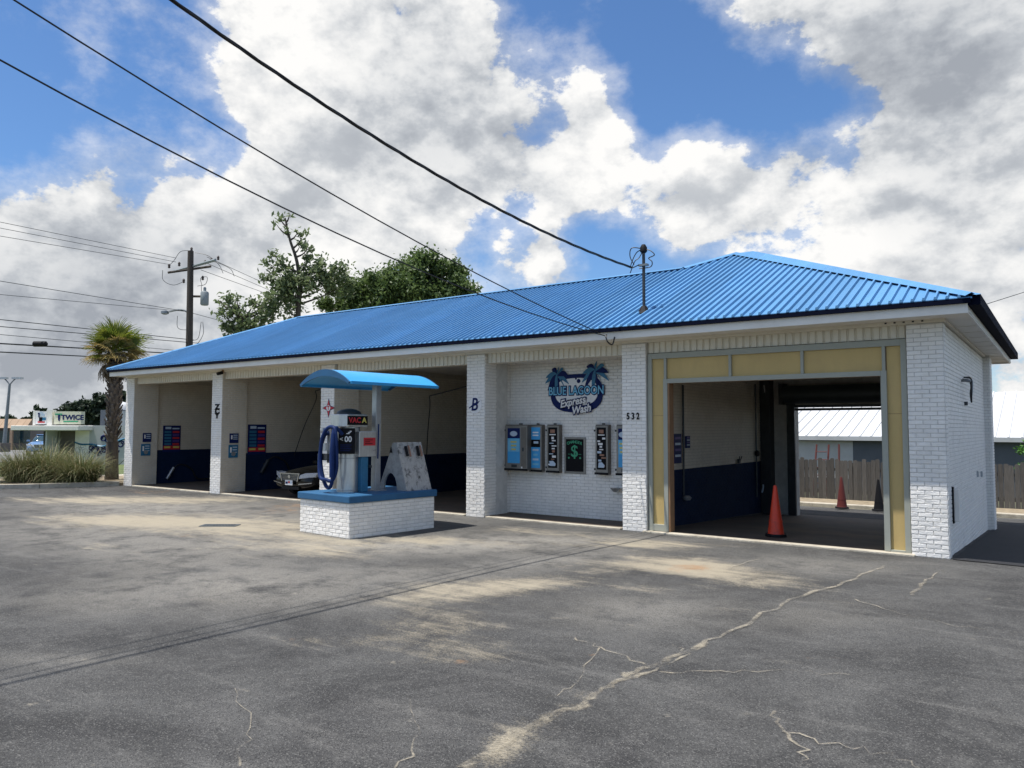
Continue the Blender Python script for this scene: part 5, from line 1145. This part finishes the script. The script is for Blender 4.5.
tree('big dense round oak behind the blue roof', gbase(425, TD), [px_blob(x, y, TD+dz, r) for x, y, r, dz in ((425, 290, 22, 0), (395, 288, 20, 0), (372, 296, 18, -1), (450, 282, 18, 1), (420, 268, 16, 0), (438, 264, 13, 0), (405, 272, 14, 1), (462, 288, 14, 0), (355, 300, 16, 0), (340, 302, 14, 1), (475, 296, 9, 0), (380, 280, 12, -1), (452, 268, 9, 0), (415, 258, 7, 0), (366, 284, 10, 0), (325, 306, 10, 0), (398, 310, 20, 0), (440, 306, 20, 0))], 700, .125, 'leaf_oak', .4, clump=.5)
tb = gbase(297, TD-3); tp_ = [np.array(atD(x, y, TD-3))-np.array(tb) for x, y in ((298, 318), (300, 290), (297, 262), (290, 240), (285, 218))]
tree('tall thin sparse tree standing above the left roof end', tb, [px_blob(x, y, TD-3+dz, r) for x, y, r, dz in ((288, 230, 5, 0), (279, 216, 4.5, 0), (276, 224, 3.5, .3), (290, 214, 3, 0), (303, 236, 5, 0), (309, 248, 6, 0), (300, 246, 5, .5), (272, 254, 5, 0), (266, 262, 6, 0), (270, 276, 7, 0), (282, 262, 7, 0), (284, 276, 9, 0), (310, 270, 10, 0), (318, 280, 12, 0), (296, 290, 12, 0), (330, 284, 12, 1), (340, 272, 9, 0), (282, 292, 10, 0), (308, 262, 7, 0), (322, 264, 7, 0), (262, 280, 4, 0), (298, 232, 4, 0), (345, 285, 10, 1), (285, 305, 12, 0))], 430, .14, 'leaf_pale', .17, [(0, 0, -.3)]+[tuple(q) for q in tp_], clump=.75)
tree('leafy pale tree at the left edge of the blue roof', gbase(240, TD-4), [px_blob(x, y, TD-4+dz, r) for x, y, r, dz in ((243, 318, 9, 0), (225, 300, 7, 0), (232, 310, 8, 0), (222, 312, 6, 0), (236, 298, 5, 0), (254, 304, 7, 0), (264, 310, 9, 0), (226, 324, 7, 0), (246, 328, 11, 0), (272, 300, 8, 0), (230, 332, 8, 0), (218, 300, 3, 0), (262, 322, 10, 0))], 430, .14, 'leaf_pale', .2, clump=.75)
# far tree line at the left
for k, (x, y, r) in enumerate([(8, 425, 12), (40, 414, 8), (50, 425, 12), (70, 412, 11), (84, 410, 12), (58, 418, 9), (28, 424, 10), (103, 404, 13), (122, 402, 13), (140, 404, 14), (95, 420, 12)]):
    D = 118+6*(k % 3); b = px_blob(x, y, D, r)
    labs = ['low round dark tree at the far left edge', 'small pointed dark tree above the tan awning', 'dark tree behind the shop sign left end', 'dark round tree rising above the shop sign', 'dark tree crown just right of the shop sign top', 'low dark crown between two taller far trees', 'low dark tree beyond the tan awning', 'tall dark tree left of the palm trunk', 'tall dark tree directly behind the palm trunk', 'dark far tree beside the leftmost pillar', 'low dark far tree behind the grey roof box']
    q = lambda dx, dy, s: px_blob(x+dx*r, y+dy*r, D, r*s)
    tree(labs[k], (b[0], b[1], 0), [q(0, 0, .62), q(-.6, .2, .45), q(.6, .15, .45), q(-.2, -.45, .42), q(.3, -.4, .4), q(0, .7, .6), q(-.7, .8, .5), q(.75, .8, .5)], 75, .42, 'leaf_far', .3, limb=False, clump=.5, group='far trees on the left skyline')
p = atY(1022, 441, 30.5); tree('small bright green shrub showing over the fence at right', (p[0]+.2, 30.5, fz), [(p[0]+.2, 30.5, p[2]-.15, .32), (p[0]+.5, 30.5, p[2]-.3, .4), (p[0]+.1, 30.5, p[2]-.6, .4)], 900, .06, 'leaf_shrub', .04, name='green_shrub', cat='shrub')

# palm
pp = gnd(111.5, 482); PDp = 27.4
pal = tag(empty('palm_tree', (pp[0], pp[1], .09)), 'fan palm with criss-cross trunk beside the leftmost pillar', 'palm tree')
hc = 4.55
m = MB().tube(catmull([(0, 0, -.1), (-.03, 0, 1.2), (.0, .0, 2.6), (-.02, 0, hc)], 6), [.21, .19, .185, .18, .18, .18, .175, .17, .17, .17, .17, .175, .18, .19, .20, .19, .17, .15, .12], 14)
m.build('trunk', 'palm_bark', pal, smooth=True)
MB().tube([(0, 0, 0), (-.015, 0, .5), (-.03, 0, 1.0), (-.03, 0, 1.35)], [.235, .215, .205, .195], 14).build('mossy_base', 'bark', pal, smooth=True)
bm_ = bpy.data.meshes.new('leaf_boot'); q_ = MB().add([(-.05, .0, 0), (.05, 0, 0), (.04, .10, .24), (-.04, .10, .24), (-.04, -.03, .0), (.04, -.03, 0), (.02, .07, .28), (-.02, .07, .28)], [(0, 1, 2, 3), (4, 7, 6, 5), (0, 3, 7, 4), (1, 5, 6, 2), (3, 2, 6, 7)]); bm_.from_pydata(q_.v, [], q_.f); bm_.materials.append(M['palm_boot'])
for k in range(150):
    z = 1.35+k*.0205; a = k*2.4+random.uniform(-.2, .2); r_ = .165
    link_mesh('leaf_boot', bm_, pal, (math.cos(a)*r_, math.sin(a)*r_, z), (random.uniform(-.25, .05), 0, a-math.pi/2+random.uniform(-.3, .3)))
def frond_mesh(L_, droop, mat, seed):
    rr = random.Random(seed); m_ = MB(); pet = L_*.45
    m_.tube([(0, 0, 0), (0, pet*.6, .02), (0, pet, -.02*droop)], [.02, .014, .01], 5)
    ns = 30
    for k in range(ns):
        a = R(-118+236*k/(ns-1)); ln = L_*.62*(1-.22*abs(a)/2.1)*rr.uniform(.85, 1.1); d = Vector((math.sin(a), math.cos(a), 0)); s_ = Vector((math.cos(a), -math.sin(a), 0)); o_ = Vector((0, pet, -.02*droop))
        w = .028; pr = []
        for t in (0, .35, .7, 1.):
            c = o_+d*ln*t+Vector((0, 0, .10*math.cos(a*.5)*t-droop*.55*t*t*ln*rr.uniform(.8, 1.2)+.02*math.sin(k*2)*t)); ww = w*(.5+1.3*t if t < .4 else 1.1-1.05*t*t+.0)
            pr += [c-s_*ww+Vector((0, 0, .012)), c, c+s_*ww+Vector((0, 0, .012))]
        m_.add(pr, [(3*i+j, 3*i+j+1, 3*i+j+4, 3*i+j+3) for i in range(3) for j in range(2)])
    me = bpy.data.meshes.new('frond'); me.from_pydata(m_.v, [], m_.f); me.materials.append(M[mat]); return me
fm = [frond_mesh(1.15, .5, 'palm_leaf', 1), frond_mesh(1.2, .8, 'palm_leaf', 2), frond_mesh(1.05, .3, 'palm_leaf', 3)]; fd = [frond_mesh(1.1, .9, 'palm_leaf_dry', 4), frond_mesh(.9, 1.2, 'palm_leaf_dead', 5)]
for k in range(50):
    a = k*2.39996; t = k/49; el = R(78-95*t+random.uniform(-10, 10))
    me = random.choice(fm) if (t < .5 or random.random() < .4) else fd[0]
    o = link_mesh('frond', me, pal, (math.cos(a)*.08, math.sin(a)*.08, hc+.15-.25*t)); mtx = Matrix.Translation(o.location) @ Matrix.Rotation(a-math.pi/2, 4, 'Z') @ Matrix.Rotation(el, 4, 'X') @ Matrix.Rotation(random.uniform(-.4, .4), 4, 'Y'); 
    s_ = random.uniform(.75, 1.0); o.matrix_local = mtx @ Matrix.Scale(s_, 4)
for k in range(12):
    a = k*2.1+.4; o = link_mesh('dead_frond', fd[1], pal); o.matrix_local = Matrix.Translation((math.cos(a)*.14, math.sin(a)*.14, hc-.15)) @ Matrix.Rotation(a-math.pi/2, 4, 'Z') @ Matrix.Rotation(R(-45-random.uniform(0, 30)), 4, 'X')

# ornamental grass clumps
def grass_clump(lab, c, n, L_, seed):
    rr = random.Random(seed); e = tag(empty('ornamental_grass', c), lab, 'grass clump', 'arching grass clumps in the planting bed')
    for nm, mat, cnt in (('green_blades', 'blade_green', n), ('straw_blades', 'blade_straw', n//3)):
        m_ = MB()
        for k in range(cnt):
            a = rr.uniform(0, 2*math.pi); r0 = .45*math.sqrt(rr.random()); b = Vector((math.cos(a)*r0, math.sin(a)*r0, 0)); ln = L_*rr.uniform(.45, 1.2); el = R(min(88, max(12, rr.gauss(58, 18))))
            a2 = a+rr.gauss(0, .6); d = Vector((math.cos(a2), math.sin(a2), 0)); s_ = Vector((-math.sin(a2), math.cos(a2), 0))*.0055; pts = []; p_ = b.copy(); ang_ = el; bend = R(rr.uniform(50, 125))
            for i in range(7):
                pts.append(p_.copy()); p_ = p_+(d*math.cos(ang_)+Vector((0, 0, math.sin(ang_))))*ln/6; ang_ -= bend/6*(.4+.25*i)
                if p_.z < .02: p_.z = .02
            v = []
            for i, q in enumerate(pts): w = (1, 1.2, 1.2, 1.0, .8, .5, .08)[i]; v += [q-s_*w, q+s_*w]
            m_.add(v, [(2*i, 2*i+1, 2*i+3, 2*i+2) for i in range(6)])
        tag(m_.build(nm, mat, e), kind='stuff')
for k, (px, py, L_, lab) in enumerate([(22, 486, 1.35, 'large arching grass clump at the far left of the planting bed'), (47, 486, 1.5, 'tall middle grass clump in front of the painted shop wall'), (80, 487.5, 1.3, 'dense grass clump nearest to the palm trunk')]):
    p = gnd(px, py-2); grass_clump(lab, (p[0], p[1], .09), 1900, L_, k)

# ------------------------------------------------------------------ shop across the street
o0, o1 = gnd(43, 465), gnd(190, 465); u_ = (o1-o0)/np.linalg.norm(o1-o0); n_ = np.array([u_[1], -u_[0], 0]); ang = math.atan2(u_[1], u_[0]); SD = np.linalg.norm(gnd(80, 465)-CAM)
ppm = 766/ (np.dot(gnd(80, 465)-CAM, fwd))
def sx(px): return (px-43)/ppm
def sz(py): return (465-py)/ppm-.02
sh = tag(empty('corner_shop', tuple(o0), ang), 'small pale shop with cream rooftop sign and painted swirl mural', 'shop')
MB().box((sx(43), 0, 0), (sx(190), 8, sz(425))).build('wall', 'pale_wall', sh)
MB().box((sx(88), 1.0, sz(425)), (sx(132), 7, sz(409))).build('roof_box', 'grey_wall', sh); MB().box((sx(94), .95, sz(425)), (sx(132), .999, sz(410))).build('roof_box_face', 'transformer_grey', sh)
MB().box((sx(27), -1.5, sz(430)), (sx(90), .3, sz(425.5))).build('flat_canopy', 'white_trim', sh, bevel=.02)
MB().box((sx(44), -.06, .1), (sx(56), -.002, sz(431))).build('shop_window', 'glass', sh)
for px in (44, 50, 56): MB().box((sx(px)-.04, -.09, .1), (sx(px)+.04, -.061, sz(431))).build('window_post', 'dark_steel', sh)
MB().box((sx(44), -.088, sz(444)), (sx(56), -.0615, sz(442.8))).build('window_post', 'dark_steel', sh)
MB().box((sx(56.5), -1.2, 0), (sx(58), -.2, sz(430.2))).build('canopy_post', 'pale_wall', sh); MB().box((sx(59), -.05, 0), (sx(73), -.002, sz(431))).build('brown_doors', 'brown_door', sh); MB().box((sx(73.5), -.04, 0), (sx(87), -.001, sz(430.5))).build('pale_panel', 'white_trim', sh)
MB().lathe([(.55, 0), (.5, .25), (.3, .42), (.05, .48)], n=16).build('roof_dome', 'white_roof', sh, smooth=True, loc=(sx(100), 2, sz(409)))
def shop_sign(x0, x1, y0, y1, mat): return MB().box((sx(x0), -1.0, sz(y1)), (sx(x1), -.6, sz(y0))).build('sign_box', mat, sh)
s1 = shop_sign(62, 87.5, 411.5, 424, 'sign_cream'); s2 = shop_sign(44.5, 55, 411.5, 424, 'white_print'); MB().box((sx(55.2), -1.0, sz(425)), (sx(60), -.6, sz(410))).build('sign_side', 'white_trim', sh); MB().box((sx(42), -1.0, sz(425)), (sx(44.3), -.6, sz(411))).build('sign_side', 'white_trim', sh)
text_mesh('lettering', 'TWICE', .34, 'navy_print', s1, FRONT(sx(79.5), -1.01, sz(417.6)), .006, 1.05, 0, .012)
MB().box((sx(71), -1.012, sz(422)), (sx(85), -1.001, sz(420.8))).build('small_lettering', 'green_print', s1)
MB().box((sx(63), -1.012, sz(415)), (sx(69.5), -1.001, sz(413.6))).build('logo_mark', 'green_print', s1); MB().prism([(sx(65.5), sz(414.8)), (sx(68), sz(414.8)), (sx(67.6), sz(420)), (sx(67), sz(421.5)), (sx(66), sz(420))], lambda x, z: (x, -1.014, z), lambda x, z: (x, -1.002, z)).build('logo_mark', 'navy_print', s1)
for k in range(9):
    xx = random.uniform(46.5, 53); zz = random.uniform(413, 420); MB().cbox((sx(xx), -1.008-.001*k, sz(zz)), (random.uniform(.06, .22), .01, random.uniform(.05, .2))).build('sign_art', random.choice(['navy_print', 'teal_print', 'black_print', 'pale_print']), s2)
MB().cbox((sx(50), -1.008, sz(422)), (.34, .012, .07)).build('sign_art', 'red_print', s2)
mur = MB()
def swirl(cx, cy, r, tns, w=.035):
    P_ = [(sx(cx)+r*(1-.6*t/12)*math.cos(t*tns/12), -.012, sz(cy)+r*(1-.6*t/12)*math.sin(t*tns/12)) for t in range(13)]; MB().tube(P_, w, 4).build('mural_swirl', 'navy_print', sh)
MB().tube(catmull([(sx(73.5), -.05, sz(442)), (sx(80), -.05, sz(444)), (sx(90), -.02, sz(444)), (sx(100), -.02, sz(446)), (sx(110), -.02, sz(442)), (sx(122), -.02, sz(438))]), .045, 4).build('mural_swirl', 'teal_print', sh)
for cx, cy, r, tn in ((77, 450, .2, 8), (81, 446, .14, 6), (84, 451, .2, -9), (89, 448, .14, 7), (93, 450, .22, 9), (98, 448, .18, -7), (102, 450, .16, 8), (106, 440, .22, 7), (101, 438, .18, 10), (109, 434, .16, -8), (76, 455, .12, 6), (97, 454, .12, 5), (118, 444, .2, 8), (113, 450, .18, -8)): swirl(cx, cy, r, tn)
# tan shop with awning, far left
p = gnd(8, 450); D2 = np.dot(p-CAM, fwd); k_ = D2/FPX
e = tag(empty('tan_shop', tuple(p), ang), 'far shop with tan striped mansard awning at the left edge', 'shop')
MB().box((-14, 0, 0), (1.6, 8, 28*k_)).build('wall', 'brown_door', e)
MB().prism([(-.9, 22*k_), (0, 31*k_), (1.0, 31*k_), (1.0, 22*k_)], lambda y, z: (-14.4, y, z), lambda y, z: (1.9, y, z)).build('mansard', 'tan_wall', e)
for j in range(27): MB().prism([(-.93, 22*k_), (-.02, 31*k_), (.03, 31*k_), (-.86, 22*k_)], lambda y, z: (-14.2+j*.6, y, z), lambda y, z: (-14.12+j*.6, y, z)).build('mansard_batten', 'tan_wall', e)
MB().box((-4.5, -1.1, 22*k_), (-.7, -.95, 29*k_)).build('sign', 'white_print', e); MB().box((-13, -.05, .6), (1.8, -.01, 19*k_)).build('shop_window', 'glass', e)
for j in range(5): MB().box((-13+j*3.4, -.9, 0), (-12.8+j*3.4, -.7, 22*k_)).build('post', 'tan_wall', e)
# street lamp
p = gnd(3.5, 452); D3 = np.dot(p-CAM, fwd); k3 = D3/FPX; e = tag(empty('street_lamp', tuple(p)), 'tall double headed street lamp at the left edge', 'street lamp'); hh = 68*k3
MB().tube([(0, 0, 0), (.25, .15, hh)], [.16, .09], 10).build('pole', 'galvanised', e, smooth=True); MB().box((-.35, -.35, 0), (.35, .35, .7)).build('footing', 'brown_door', e)
for s in (-1, 1):
    MB().tube(catmull([tuple(Vector((.25, .15, hh-.05))), tuple(Vector((.25, .15, hh+.2))+rx*s*.2), tuple(Vector((.25, .15, hh+.42))+rx*s*.42)]), .05, 8).build('arm', 'galvanised', e, smooth=True)
    c_ = Vector((.25, .15, hh+.45))+rx*s*.6; MB().add([tuple(c_+rx*a_*.38+fx*b_*.16+Vector((0, 0, z_))) for a_ in (-1, 1) for b_ in (-1, 1) for z_ in (-.06, .1)], [(0, 1, 3, 2), (4, 6, 7, 5), (0, 4, 5, 1), (2, 3, 7, 6), (0, 2, 6, 4), (1, 5, 7, 3)]).build('lamp_head', 'grey_steel', e)
p = gnd(40, 456); car('pale blue car parked behind the grass clumps by the corner shop', (p[0], p[1], .02), ang+R(20), 'car_blue', False)
# drooping pale plant by the far shop
